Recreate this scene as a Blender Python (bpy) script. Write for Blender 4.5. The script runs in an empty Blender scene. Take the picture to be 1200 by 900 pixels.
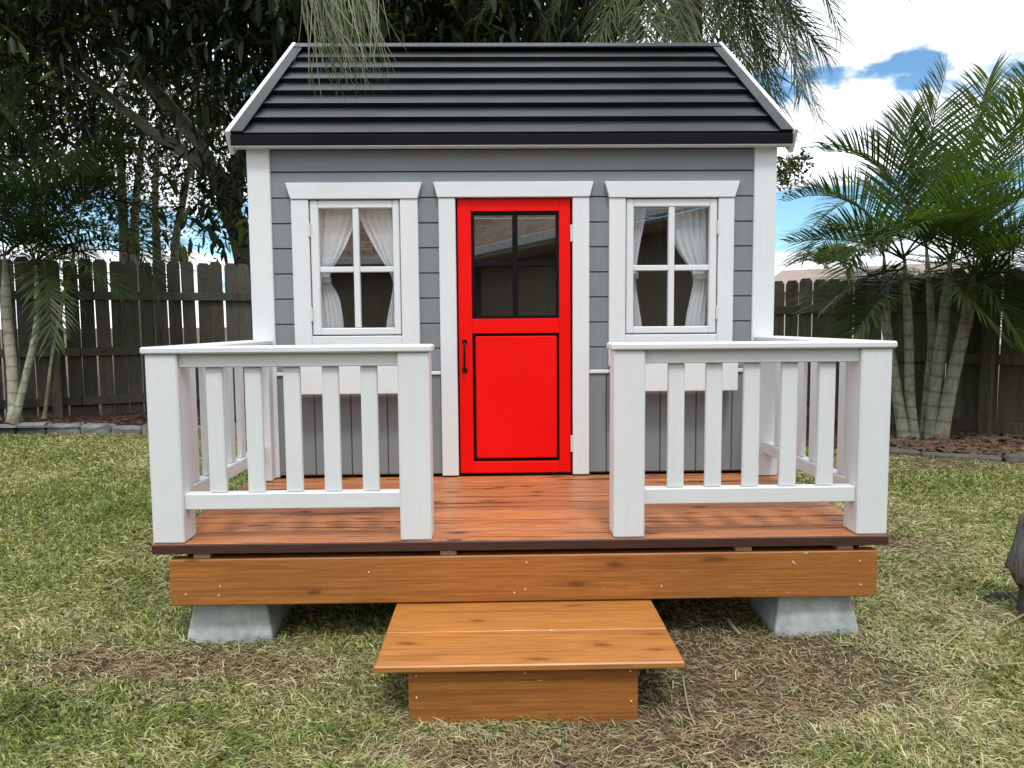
import bpy, bmesh, math, random
import numpy as np
from mathutils import Vector, Matrix, Euler
R = math.radians
rng = np.random.default_rng(7)
random.seed(7)
scene = bpy.context.scene
col = scene.collection

# ------------------------------------------------------------------ camera
F, PITCH, YAW, ROLL = 875.5068, -0.0812, 0.0179, 0.0079
CAM = np.array([-0.0749, -2.365, 0.6984])

def ray(u, v):
    a = np.array([(u - 600) / F, 1.0, -(v - 450) / F])
    cr, sr = math.cos(ROLL), math.sin(ROLL)
    x = a[0] * cr + a[2] * sr
    zz = -a[0] * sr + a[2] * cr
    c, s = math.cos(PITCH), math.sin(PITCH)
    y = a[1] * c - zz * s
    z = a[1] * s + zz * c
    cy, sy = math.cos(YAW), math.sin(YAW)
    return np.array([x * cy + y * sy, -x * sy + y * cy, z])

def at(u, v, Z):            # a point seen at (u, v) of the 1200x900 picture, Z metres in front of the camera
    return CAM + ray(u, v) * Z

def on_ground(u, v, z=-0.37):
    r = ray(u, v)
    return CAM + r * ((z - CAM[2]) / r[2])

cam_d = bpy.data.cameras.new("camera")
cam_d.sensor_width = 36.0
cam_d.lens = F / 1200 * 36
cam_d.clip_start = 0.02
cam_d.clip_end = 2000
cam = bpy.data.objects.new("camera", cam_d)
col.objects.link(cam)
fw = Vector(ray(600, 450)).normalized()
rt = (Vector(ray(601, 450)) - Vector(ray(599, 450))).normalized()
up = rt.cross(fw)
cam.matrix_world = Matrix(((rt.x, up.x, -fw.x, CAM[0]), (rt.y, up.y, -fw.y, CAM[1]), (rt.z, up.z, -fw.z, CAM[2]), (0, 0, 0, 1)))
scene.camera = cam

# ------------------------------------------------------------------ sky, sun, exposure
SUN_EL, SUN_AZ = 60, 172         # azimuth clockwise from +y: the veiled sun stands high behind the camera
world = bpy.data.worlds.new("World")
scene.world = world
world.use_nodes = True
nt = world.node_tree
nt.nodes.clear()
N = nt.nodes.new
L = nt.links.new
out = N("ShaderNodeOutputWorld"); bg = N("ShaderNodeBackground"); bg.inputs[1].default_value = 0.11
sky = N("ShaderNodeTexSky"); sky.sky_type = 'NISHITA'; sky.sun_disc = False
sky.sun_elevation = R(SUN_EL); sky.sun_rotation = R(SUN_AZ); sky.air_density = 1.0; sky.dust_density = 0.1; sky.ozone_density = 1.6
tc = N("ShaderNodeTexCoord"); sep = N("ShaderNodeSeparateXYZ"); L(tc.outputs["Generated"], sep.inputs[0])
mp = N("ShaderNodeMapping"); mp.inputs["Scale"].default_value = (1.0, 1.0, 2.6); mp.inputs["Location"].default_value = (0.3, 0.0, 0.1); mp.inputs["Rotation"].default_value = (0, 0, R(4))
L(tc.outputs["Generated"], mp.inputs[0])
nz = N("ShaderNodeTexNoise"); nz.inputs["Scale"].default_value = 3.1; nz.inputs["Detail"].default_value = 9; nz.inputs["Roughness"].default_value = 0.55; nz.inputs["Distortion"].default_value = 0.25
L(mp.outputs[0], nz.inputs["Vector"])
cr1 = N("ShaderNodeValToRGB")       # cloud cover by height above the horizon: a thin gap low down, closed cloud higher up
e = cr1.color_ramp.elements
e[0].position = 0.0; e[0].color = (0.62, 0.62, 0.62, 1)
e[1].position = 1.0; e[1].color = (0.62, 0.62, 0.62, 1)
for pos, v in ((0.075, 0.58), (0.10, 0.40), (0.15, 0.42), (0.19, 0.66), (0.24, 0.62), (0.262, 0.57), (0.285, 0.55), (0.325, 0.62), (0.37, 0.70)):
    q = e.new(pos); q.color = (v, v, v, 1)
L(sep.outputs["Z"], cr1.inputs[0])
ad = N("ShaderNodeMath"); ad.operation = 'ADD'; L(nz.outputs[0], ad.inputs[0]); L(cr1.outputs[0], ad.inputs[1])
cr2 = N("ShaderNodeMapRange"); cr2.inputs["From Min"].default_value = 0.975; cr2.inputs["From Max"].default_value = 1.03; cr2.interpolation_type = 'SMOOTHSTEP'
L(ad.outputs[0], cr2.inputs[0])
cshade = N("ShaderNodeMapRange"); cshade.inputs["From Min"].default_value = 0.95; cshade.inputs["From Max"].default_value = 1.35
cshade.inputs["To Min"].default_value = 8.5; cshade.inputs["To Max"].default_value = 13.0
L(ad.outputs[0], cshade.inputs[0])
cc = N("ShaderNodeCombineColor"); 
for i, k in enumerate((0.95, 1.0, 1.06)):
    mm = N("ShaderNodeMath"); mm.operation = 'MULTIPLY'; mm.inputs[1].default_value = k
    L(cshade.outputs[0], mm.inputs[0]); L(mm.outputs[0], cc.inputs[i])
mx = N("ShaderNodeMix"); mx.data_type = 'RGBA'
tint = N("ShaderNodeMix"); tint.data_type = 'RGBA'; tint.blend_type = 'MULTIPLY'; tint.inputs[0].default_value = 1.0; tint.inputs[7].default_value = (0.80, 1.08, 1.18, 1)
L(sky.outputs[0], tint.inputs[6])
L(cr2.outputs[0], mx.inputs[0]); L(tint.outputs[2], mx.inputs[6]); L(cc.outputs[0], mx.inputs[7])
L(mx.outputs[2], bg.inputs[0]); L(bg.outputs[0], out.inputs[0])

sd = bpy.data.lights.new("sun", 'SUN'); sd.energy = 1.5; sd.angle = R(10); sd.color = (1, 0.97, 0.92)
so = bpy.data.objects.new("sun", sd); col.objects.link(so)
az = R(SUN_AZ); el = R(SUN_EL)
sdir = Vector((math.sin(az) * math.cos(el), math.cos(az) * math.cos(el), math.sin(el)))
so.rotation_euler = sdir.to_track_quat('Z', 'Y').to_euler()
so.location = (0, -3, 12)
vs = scene.view_settings
vs.view_transform = 'Standard'; vs.look = 'None'; vs.exposure = 0.38; vs.gamma = 1.0; vs.use_curve_mapping = False
scene.cycles.max_bounces = 4; scene.cycles.diffuse_bounces = 2; scene.cycles.glossy_bounces = 2; scene.cycles.transmission_bounces = 2
scene.cycles.transparent_max_bounces = 12

# ------------------------------------------------------------------ material helpers
MATS = {}
def new_mat(name):
    m = bpy.data.materials.new(name); m.use_nodes = True
    t = m.node_tree; b = t.nodes["Principled BSDF"]
    MATS[name] = m
    return m, t, b

def nd(t, typ, **kw):
    n = t.nodes.new(typ)
    for k, v in kw.items():
        if k.startswith("i_"): n.inputs[k[2:].replace("_", " ")].default_value = v
        else: setattr(n, k, v)
    return n

def coords(t, scale, rand=True):
    tc = nd(t, "ShaderNodeTexCoord"); mp = nd(t, "ShaderNodeMapping"); mp.inputs["Scale"].default_value = scale
    if rand:
        oi = nd(t, "ShaderNodeObjectInfo")
        mu = nd(t, "ShaderNodeVectorMath", operation='SCALE'); cv = nd(t, "ShaderNodeCombineXYZ")
        t.links.new(oi.outputs["Random"], cv.inputs[0]); t.links.new(oi.outputs["Random"], cv.inputs[1]); t.links.new(oi.outputs["Random"], cv.inputs[2])
        t.links.new(cv.outputs[0], mu.inputs[0]); mu.inputs["Scale"].default_value = 37.0
        ad = nd(t, "ShaderNodeVectorMath", operation='ADD')
        t.links.new(tc.outputs["Object"], ad.inputs[0]); t.links.new(mu.outputs[0], ad.inputs[1])
        t.links.new(ad.outputs[0], mp.inputs[0])
    else:
        t.links.new(tc.outputs["Object"], mp.inputs[0])
    return mp.outputs[0]

def noise(t, vec, scale, detail=4, rough=0.55, dist=0.0):
    n = nd(t, "ShaderNodeTexNoise"); n.inputs["Scale"].default_value = scale; n.inputs["Detail"].default_value = detail
    n.inputs["Roughness"].default_value = rough; n.inputs["Distortion"].default_value = dist
    t.links.new(vec, n.inputs["Vector"]); return n.outputs[0]

def ramp(t, fac, stops):
    r = nd(t, "ShaderNodeValToRGB"); el = r.color_ramp.elements
    for i, (p, c) in enumerate(stops):
        if i < 2: x = el[i]; x.position = p
        else: x = el.new(p)
        x.color = (c[0], c[1], c[2], 1) if not isinstance(c, float) else (c, c, c, 1)
    t.links.new(fac, r.inputs[0]); return r.outputs[0]

def mix(t, fac, a, b, blend='MIX'):
    m = nd(t, "ShaderNodeMix", data_type='RGBA', blend_type=blend)
    if isinstance(fac, float): m.inputs[0].default_value = fac
    else: t.links.new(fac, m.inputs[0])
    for i, c in ((6, a), (7, b)):
        if isinstance(c, tuple): m.inputs[i].default_value = (*c, 1)
        else: t.links.new(c, m.inputs[i])
    return m.outputs[2]

def bump(t, b, h, strength=0.3, dist=0.004):
    n = nd(t, "ShaderNodeBump"); n.inputs["Strength"].default_value = strength; n.inputs["Distance"].default_value = dist
    t.links.new(h, n.inputs["Height"]); t.links.new(n.outputs[0], b.inputs["Normal"])

AX = {'x': (1, 14, 14), 'y': (14, 1, 14), 'z': (14, 14, 1)}
def painted(name, c, rough=0.45, axis='x', var=0.10, grain=0.25, dirt=(0.45, 0.42, 0.36), dirt_amt=0.13, spec=0.4):
    m, t, b = new_mat(name)
    v = coords(t, AX[axis]); v2 = coords(t, (1, 1, 1))
    g = noise(t, v, 6.0, 5, 0.6, 0.3)
    big = noise(t, v2, 2.3, 4)
    lo = tuple(x * (1 - var) for x in c); hi = tuple(min(1, x * (1 + var)) for x in c)
    colr = ramp(t, big, [(0.25, lo), (0.75, hi)])
    fine = ramp(t, g, [(0.35, 0.965), (0.6, 1.0)])
    colr = mix(t, 1.0, colr, fine, 'MULTIPLY')
    sp = ramp(t, noise(t, v2, 9.0, 6, 0.7), [(0.60, 0.0), (0.78, dirt_amt)])
    colr = mix(t, sp, colr, dirt)
    t.links.new(colr, b.inputs["Base Color"])
    mr = nd(t, "ShaderNodeMapRange"); mr.inputs["To Min"].default_value = rough - 0.12; mr.inputs["To Max"].default_value = rough + 0.14; t.links.new(big, mr.inputs[0]); t.links.new(mr.outputs[0], b.inputs["Roughness"]); b.inputs["Specular IOR Level"].default_value = spec
    bump(t, b, g, grain, 0.002)
    return m

def wood(name, lo, hi, dark, axis='x', streak=0.35, knots=0.6, rough=0.5, bumpv=0.3, thr=(0.60, 0.70), speck=False):
    m, t, b = new_mat(name)
    s = {'x': (1.0, 12, 12), 'y': (12, 1.0, 12), 'z': (12, 12, 1.0)}[axis]
    s2 = {'x': (0.45, 9, 9), 'y': (9, 0.45, 9), 'z': (9, 9, 0.45)}[axis]
    s3 = {'x': (3.0, 9, 9), 'y': (9, 3.0, 9), 'z': (9, 9, 3.0)}[axis]
    v = coords(t, s); v2 = coords(t, s2); v3 = coords(t, s3)
    g = noise(t, v, 7.0, 6, 0.65, 0.6)
    st = noise(t, v2, 3.2, 4, 0.55, 0.5)
    c = ramp(t, g, [(0.28, lo), (0.72, hi)])
    fl = noise(t, coords(t, tuple(q * (0.5 if q == 1.0 else 3.2) for q in s)), 6.0, 3, 0.6, 0.8)
    c = mix(t, 1.0, c, ramp(t, fl, [(0.36, 0.70), (0.52, 1.0), (0.7, 1.12)]), 'MULTIPLY')
    sm = ramp(t, st, [(thr[0], 0.0), (thr[1], streak)])
    c = mix(t, sm, c, dark)
    vo = nd(t, "ShaderNodeTexVoronoi"); vo.inputs["Scale"].default_value = 0.75; vo.inputs["Randomness"].default_value = 1.0
    vo.voronoi_dimensions = '2D'
    sp_ = nd(t, "ShaderNodeSeparateXYZ"); t.links.new(v3, sp_.inputs[0]); sm_ = nd(t, "ShaderNodeMath", operation='ADD'); cb_ = nd(t, "ShaderNodeCombineXYZ")
    ia, ib, ic = {'x': (0, 1, 2), 'y': (1, 0, 2), 'z': (2, 0, 1)}[axis]
    t.links.new(sp_.outputs[ib], sm_.inputs[0]); t.links.new(sp_.outputs[ic], sm_.inputs[1]); t.links.new(sp_.outputs[ia], cb_.inputs[0]); t.links.new(sm_.outputs[0], cb_.inputs[1])
    v3 = cb_.outputs[0]
    wob = nd(t, "ShaderNodeVectorMath", operation='ADD'); t.links.new(v3, wob.inputs[0])
    nv = nd(t, "ShaderNodeTexNoise"); nv.inputs["Scale"].default_value = 1.5; t.links.new(v3, nv.inputs["Vector"])
    sc = nd(t, "ShaderNodeVectorMath", operation='SCALE'); sc.inputs["Scale"].default_value = 0.35
    t.links.new(nv.outputs["Color"], sc.inputs[0]); t.links.new(sc.outputs[0], wob.inputs[1]); t.links.new(wob.outputs[0], vo.inputs["Vector"])
    kn = ramp(t, vo.outputs["Distance"], [(0.026, knots), (0.052, knots * 0.8), (0.075, knots * 0.25), (0.17, 0.0)])
    c = mix(t, kn, c, dark)
    oi = nd(t, "ShaderNodeObjectInfo")
    tone = ramp(t, oi.outputs["Random"], [(0.0, 0.84), (1.0, 1.12)])
    c = mix(t, 1.0, c, tone, 'MULTIPLY')
    if speck:
        sp = ramp(t, noise(t, coords(t, (1.2, 5, 5)), 14.0, 3, 0.5), [(0.74, 0.0), (0.78, 0.55)])
        c = mix(t, sp, c, (0.75, 0.62, 0.45))
    t.links.new(c, b.inputs["Base Color"])
    b.inputs["Roughness"].default_value = rough
    bump(t, b, g, bumpv, 0.002)
    return m

def plain(name, c, rough=0.5, metal=0.0, var=0.15, sc=20.0, bm=0.15):
    m, t, b = new_mat(name)
    v = coords(t, (1, 1, 1))
    n = noise(t, v, sc, 5, 0.6)
    t.links.new(ramp(t, n, [(0.3, tuple(x * (1 - var) for x in c)), (0.7, tuple(min(1, x * (1 + var)) for x in c))]), b.inputs["Base Color"])
    b.inputs["Roughness"].default_value = rough; b.inputs["Metallic"].default_value = metal
    if bm: bump(t, b, n, bm, 0.003)
    return m

def leaf_mat(name, lo, hi, trans=0.25, rough=0.45, attr=False):
    m, t, b = new_mat(name)
    if attr:
        a = nd(t, "ShaderNodeAttribute", attribute_name="Col"); c = a.outputs["Color"]
    else:
        oi = nd(t, "ShaderNodeObjectInfo")
        v = coords(t, (1, 1, 1))
        n = noise(t, v, 2.0, 4, 0.7)
        c = ramp(t, n, [(0.3, lo), (0.7, hi)])
        c = mix(t, 1.0, c, ramp(t, oi.outputs["Random"], [(0.0, 0.7), (1.0, 1.3)]), 'MULTIPLY')
    t.links.new(c, b.inputs["Base Color"]); b.inputs["Roughness"].default_value = rough; b.inputs["Specular IOR Level"].default_value = 0.22
    tr = nd(t, "ShaderNodeBsdfTranslucent"); t.links.new(mix(t, 1.0, c, (1.3, 1.45, 0.6), 'MULTIPLY'), tr.inputs[0])
    ms = nd(t, "ShaderNodeMixShader"); ms.inputs[0].default_value = trans
    t.links.new(b.outputs[0], ms.inputs[1]); t.links.new(tr.outputs[0], ms.inputs[2])
    t.links.new(ms.outputs[0], t.nodes["Material Output"].inputs[0])
    return m

WHITE = (0.715, 0.745, 0.755)
painted("white_x", WHITE, 0.42, 'x', 0.03, 0.2)
painted("white_z", WHITE, 0.42, 'z', 0.03, 0.2)
painted("white_y", WHITE, 0.42, 'y', 0.03, 0.2)
painted("grey_x", (0.21, 0.235, 0.252), 0.5, 'x', 0.06, 0.35, (0.25, 0.24, 0.2), 0.08)
painted("grey_z", (0.21, 0.235, 0.252), 0.5, 'z', 0.06, 0.35, (0.25, 0.24, 0.2), 0.08)
painted("red_z", (0.86, 0.003, 0.002), 0.45, 'z', 0.05, 0.25, (0.55, 0.01, 0.005), 0.25, 0.2)
painted("black_paint", (0.006, 0.006, 0.008), 0.6, 'z', 0.1, 0.1, (0.012, 0.012, 0.012), 0.1, 0.12)
painted("roof_black", (0.011, 0.014, 0.016), 0.36, 'x', 0.25, 0.25, (0.06, 0.066, 0.066), 0.4, 0.2)
wood("deck", (0.32, 0.098, 0.032), (0.64, 0.258, 0.095), (0.055, 0.015, 0.008), 'x', 0.85, 0.95, 0.45, 0.35, (0.585, 0.64))
wood("deck_edge", (0.055, 0.022, 0.014), (0.085, 0.034, 0.022), (0.03, 0.012, 0.008), 'x', 0.5, 0.3, 0.5)
wood("beam", (0.30, 0.105, 0.022), (0.42, 0.165, 0.040), (0.13, 0.042, 0.010), 'x', 0.5, 0.85, 0.45, 0.2, (0.52, 0.72), True)
wood("tread", (0.44, 0.160, 0.034), (0.60, 0.250, 0.062), (0.20, 0.065, 0.016), 'x', 0.5, 0.85, 0.36, 0.2, (0.52, 0.72), True)
wood("raw_pine", (0.42, 0.27, 0.15), (0.58, 0.40, 0.25), (0.28, 0.15, 0.07), 'y', 0.4, 0.5, 0.6)
wood("inside_wood", (0.12, 0.065, 0.03), (0.20, 0.11, 0.05), (0.06, 0.03, 0.015), 'z', 0.5, 0.6, 0.6)
wood("dark_frame", (0.05, 0.025, 0.015), (0.08, 0.04, 0.02), (0.03, 0.015, 0.01), 'x', 0.4, 0.4, 0.7)
wood("stump", (0.10, 0.095, 0.085), (0.26, 0.25, 0.235), (0.02, 0.018, 0.016), 'z', 0.9, 0.5, 0.9, 1.0, (0.48, 0.6))
plain("concrete", (0.42, 0.455, 0.455), 0.95, 0, 0.34, 13, 1.0)
plain("stone", (0.17, 0.18, 0.165), 0.9, 0, 0.4, 9, 0.8)
plain("kerb_stone", (0.10, 0.095, 0.08), 0.9, 0, 0.4, 12, 0.8)
plain("black_metal", (0.012, 0.012, 0.013), 0.35, 0.6, 0.1, 30, 0.1)
plain("white_metal", (0.7, 0.7, 0.68), 0.4, 0.2, 0.05, 30, 0.05)
plain("rock", (0.03, 0.028, 0.026), 0.9, 0, 0.4, 12, 0.8)
plain("twig", (0.30, 0.25, 0.15), 0.8, 0, 0.3, 12, 0.3)
plain("stucco", (0.30, 0.25, 0.19), 0.9, 0, 0.06, 40, 0.3)
plain("cream_wall", (0.72, 0.68, 0.60), 0.9, 0, 0.06, 40, 0.3)

def fence_mat(name, lo, hi, green):
    m, t, b = new_mat(name)
    v = coords(t, (18, 18, 1.2)); v2 = coords(t, (1.2, 1.2, 1.2))
    g = noise(t, v, 4, 6, 0.7, 0.4); n2 = noise(t, v2, 2.4, 5, 0.6)
    c = ramp(t, g, [(0.3, lo), (0.7, hi)])
    c = mix(t, ramp(t, n2, [(0.42, 0.0), (0.68, 0.75)]), c, green)
    oi = nd(t, "ShaderNodeObjectInfo")
    c = mix(t, 1.0, c, ramp(t, oi.outputs["Random"], [(0.0, 0.6), (1.0, 1.35)]), 'MULTIPLY')
    st = ramp(t, noise(t, coords(t, (10, 10, 0.7)), 2.5, 4, 0.6), [(0.55, 1.0), (0.72, 0.45)])
    c = mix(t, 1.0, c, st, 'MULTIPLY')
    t.links.new(c, b.inputs["Base Color"]); b.inputs["Roughness"].default_value = 0.9
    bump(t, b, g, 0.6, 0.004)
fence_mat("fence_old", (0.040, 0.034, 0.027), (0.100, 0.086, 0.068), (0.044, 0.048, 0.026))
fence_mat("fence_green", (0.070, 0.062, 0.040), (0.165, 0.148, 0.100), (0.085, 0.092, 0.038))

def bark_mat(name, lo, hi, ring=0.0, spot=None):
    m, t, b = new_mat(name)
    v = coords(t, (1, 1, 1), False)
    n = noise(t, coords(t, (6, 6, 2)), 4.0, 6, 0.7)
    c = ramp(t, n, [(0.3, lo), (0.7, hi)])
    h = n
    if ring:
        w = nd(t, "ShaderNodeTexWave", wave_type='BANDS', bands_direction='Z'); w.inputs["Scale"].default_value = ring
        w.inputs["Distortion"].default_value = 5.0; w.inputs["Detail"].default_value = 4; t.links.new(v, w.inputs["Vector"])
        c = mix(t, ramp(t, w.outputs["Fac"], [(0.84, 0.0), (0.98, 0.55)]), c, tuple(x * 0.6 for x in lo))
    if spot:
        sp = ramp(t, noise(t, v, 2.2, 4, 0.7), [(0.52, 0.0), (0.62, 0.85)])
        c = mix(t, sp, c, spot)
    t.links.new(c, b.inputs["Base Color"]); b.inputs["Roughness"].default_value = 0.85
    bump(t, b, h, 0.6, 0.01)
bark_mat("bark", (0.10, 0.085, 0.065), (0.26, 0.23, 0.185))
bark_mat("bark_dark", (0.035, 0.03, 0.02), (0.085, 0.075, 0.05))
bark_mat("palm_trunk", (0.20, 0.20, 0.14), (0.46, 0.45, 0.36), 2.6, (0.22, 0.11, 0.05))
bark_mat("palm_trunk_green", (0.16, 0.19, 0.11), (0.42, 0.44, 0.33), 2.6, (0.16, 0.12, 0.07))
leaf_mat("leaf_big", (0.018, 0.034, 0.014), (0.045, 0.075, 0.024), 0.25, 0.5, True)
leaf_mat("leaf_fine", (0.04, 0.05, 0.015), (0.075, 0.085, 0.02), 0.35, 0.5, True)
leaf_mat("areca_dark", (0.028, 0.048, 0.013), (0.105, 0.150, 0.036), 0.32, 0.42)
leaf_mat("areca_shade", (0.016, 0.030, 0.009), (0.042, 0.066, 0.018), 0.2, 0.5)  # areca leaf again, its shade put into a darker colour
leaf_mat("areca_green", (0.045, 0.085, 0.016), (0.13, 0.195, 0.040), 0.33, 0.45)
leaf_mat("queen_green", (0.030, 0.046, 0.017), (0.090, 0.120, 0.042), 0.28, 0.5)
leaf_mat("queen_grey", (0.09, 0.105, 0.065), (0.24, 0.26, 0.18), 0.15, 0.5)
leaf_mat("dead_frond", (0.16, 0.12, 0.07), (0.28, 0.22, 0.14), 0.15, 0.6)
painted("curtain", (0.88, 0.90, 0.94), 0.9, "z", 0.02, 0.05, (0.7, 0.7, 0.7), 0.05, 0.1)
leaf_mat("grass", (0, 0, 0), (0, 0, 0), 0.28, 0.5, True)

def glass_mat():
    m, t, b = new_mat("glass")
    tr = nd(t, "ShaderNodeBsdfTransparent"); tr.inputs[0].default_value = (0.96, 0.97, 0.965, 1)
    gl = nd(t, "ShaderNodeBsdfGlossy"); gl.inputs["Roughness"].default_value = 0.012
    ms = nd(t, "ShaderNodeMixShader"); ms.inputs[0].default_value = 0.15
    t.links.new(tr.outputs[0], ms.inputs[1]); t.links.new(gl.outputs[0], ms.inputs[2])
    t.links.new(ms.outputs[0], t.nodes["Material Output"].inputs[0])
glass_mat()

def shingle_mat(name, a, bb, sc):
    m, t, b = new_mat(name)
    tc = nd(t, "ShaderNodeTexCoord")
    br = nd(t, "ShaderNodeTexBrick"); br.inputs["Scale"].default_value = sc
    br.inputs["Color1"].default_value = (*a, 1); br.inputs["Color2"].default_value = (*bb, 1); br.inputs["Mortar"].default_value = (a[0] * .4, a[1] * .4, a[2] * .4, 1)
    br.inputs["Mortar Size"].default_value = 0.018; br.inputs["Brick Width"].default_value = 0.6; br.inputs["Row Height"].default_value = 0.26
    t.links.new(tc.outputs["UV"], br.inputs["Vector"])
    t.links.new(br.outputs[0], b.inputs["Base Color"]); b.inputs["Roughness"].default_value = 0.9
    bump(t, b, br.outputs["Fac"], 0.4, -0.02)
shingle_mat("shingle_brown", (0.30, 0.20, 0.14), (0.48, 0.35, 0.26), 2.0)
shingle_mat("shingle_pink", (0.31, 0.24, 0.20), (0.37, 0.29, 0.245), 2.2)

def ground_mat():
    m, t, b = new_mat("soil")
    v = coords(t, (1, 1, 1), False)
    n1 = noise(t, v, 1.1, 6, 0.6); n2 = noise(t, v, 60.0, 6, 0.75)
    c = ramp(t, n2, [(0.36, (0.026, 0.016, 0.010)), (0.56, (0.090, 0.054, 0.034)), (0.76, (0.26, 0.18, 0.115))])
    c2 = ramp(t, n2, [(0.3, (0.045, 0.055, 0.018)), (0.7, (0.17, 0.175, 0.075))])
    c = mix(t, ramp(t, n1, [(0.42, 0.0), (0.62, 0.7)]), c, c2)
    t.links.new(c, b.inputs["Base Color"]); b.inputs["Roughness"].default_value = 0.95
    bump(t, b, n2, 0.9, 0.012)
ground_mat()
def mulch_mat():
    m, t, b = new_mat("mulch")
    v = coords(t, (1, 1, 1), False)
    n = noise(t, v, 45.0, 5, 0.7)
    t.links.new(ramp(t, n, [(0.3, (0.022, 0.011, 0.008)), (0.55, (0.075, 0.034, 0.024)), (0.8, (0.15, 0.08, 0.055))]), b.inputs["Base Color"])
    b.inputs["Roughness"].default_value = 0.95; bump(t, b, n, 1.0, 0.03)
mulch_mat()
plain("leaf_litter", (0.12, 0.074, 0.045), 0.9, 0, 0.7, 9, 0.3)
plain("straw_bit", (0.26, 0.175, 0.10), 0.9, 0, 0.5, 9, 0.1)
plain("mulch_chip", (0.10, 0.045, 0.032), 0.9, 0, 0.6, 9, 0.3)

# ------------------------------------------------------------------ object helpers
WP = {}
def tag(o, label=None, cat=None, group=None, kind=None):
    if label: o["label"] = label
    if cat: o["category"] = cat
    if group: o["group"] = group
    if kind: o["kind"] = kind
    return o

def link(o, parent=None, loc=(0, 0, 0)):
    loc = Vector(loc)
    col.objects.link(o)
    if parent is not None:
        o.parent = parent; o.location = loc - WP[parent]
    else: o.location = loc
    WP[o] = loc
    return o

def empty(name, loc, label, cat, group=None):
    o = bpy.data.objects.new(name, None); o.empty_display_size = 0.1
    link(o, None, loc)
    return tag(o, label, cat, group)

def mesh_obj(name, me, mat, parent=None, loc=(0, 0, 0)):
    if mat is not None and len(me.materials) == 0: me.materials.append(MATS[mat])
    o = bpy.data.objects.new(name, me)
    return link(o, parent, loc)

def box_bm(bm, c, sx, sy, sz, bev=0.0, ax=None):
    """box at c with full sizes, optional axes (3 vectors), chamfered"""
    ax = ax or (Vector((1, 0, 0)), Vector((0, 1, 0)), Vector((0, 0, 1)))
    c = Vector(c); vs = []
    for dx in (-.5, .5):
        for dy in (-.5, .5):
            for dz in (-.5, .5):
                vs.append(bm.verts.new(c + ax[0] * sx * dx + ax[1] * sy * dy + ax[2] * sz * dz))
    idx = [(0, 1, 3, 2), (4, 6, 7, 5), (0, 4, 5, 1), (2, 3, 7, 6), (0, 2, 6, 4), (1, 5, 7, 3)]
    fs = [bm.faces.new([vs[i] for i in f]) for f in idx]
    if bev:
        es = list({e for f in fs for e in f.edges})
        bmesh.ops.bevel(bm, geom=es, offset=bev, segments=1, affect='EDGES', profile=0.5)

def finish(bm, name, smooth=False):
    bmesh.ops.recalc_face_normals(bm, faces=bm.faces[:])
    me = bpy.data.meshes.new(name); bm.to_mesh(me); bm.free()
    if smooth: me.polygons.foreach_set("use_smooth", [True] * len(me.polygons))
    return me

def box(name, lo, hi, mat, parent=None, bev=0.003):
    """axis aligned box from corner lo to corner hi"""
    lo = Vector(lo); hi = Vector(hi); c = (lo + hi) / 2; s = hi - lo
    bm = bmesh.new(); box_bm(bm, (0, 0, 0), s.x, s.y, s.z, min(bev, min(s) * 0.3) if bev else 0)
    return mesh_obj(name, finish(bm, name), mat, parent, c)

def boxes(name, lst, mat, parent=None, bev=0.003):
    bm = bmesh.new()
    for lo, hi in lst:
        lo = Vector(lo); hi = Vector(hi); s = hi - lo
        box_bm(bm, (lo + hi) / 2, s.x, s.y, s.z, min(bev, min(s) * 0.3) if bev else 0)
    return mesh_obj(name, finish(bm, name), mat, parent)

def prism(name, pts, y0, y1, mat, parent=None, plane='xz', bev=0.0):
    """polygon pts in plane xz (or yz), extruded between y0 and y1 (x0 and x1)"""
    bm = bmesh.new()
    P = (lambda a, b, d: (a, d, b)) if plane == 'xz' else (lambda a, b, d: (d, a, b))
    A = [bm.verts.new(P(a, b, y0)) for a, b in pts]; B = [bm.verts.new(P(a, b, y1)) for a, b in pts]
    n = len(pts)
    bm.faces.new(A); bm.faces.new(B[::-1])
    for i in range(n): bm.faces.new([A[i], B[i], B[(i + 1) % n], A[(i + 1) % n]])
    if bev: bmesh.ops.bevel(bm, geom=bm.edges[:], offset=bev, segments=1, affect='EDGES', profile=0.5)
    return mesh_obj(name, finish(bm, name), mat, parent)

def np_mesh(name, V, loops, sizes, cols=None, smooth=False):
    """fast mesh from arrays; loops flat vertex indices, sizes polygon sizes; cols per-vertex rgb"""
    me = bpy.data.meshes.new(name)
    V = np.asarray(V, np.float32); loops = np.asarray(loops, np.int32).ravel(); sizes = np.asarray(sizes, np.int32)
    me.vertices.add(len(V)); me.vertices.foreach_set("co", V.ravel())
    me.loops.add(len(loops)); me.loops.foreach_set("vertex_index", loops)
    me.polygons.add(len(sizes)); st = np.concatenate(([0], np.cumsum(sizes)[:-1])).astype(np.int32)
    me.polygons.foreach_set("loop_start", st); me.polygons.foreach_set("loop_total", sizes)
    if smooth: me.polygons.foreach_set("use_smooth", np.ones(len(sizes), bool))
    if cols is not None:
        a = me.color_attributes.new("Col", 'FLOAT_COLOR', 'POINT')
        c4 = np.ones((len(V), 4), np.float32); c4[:, :3] = cols
        a.data.foreach_set("color", c4.ravel())
    me.update(calc_edges=True)
    return me

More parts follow.
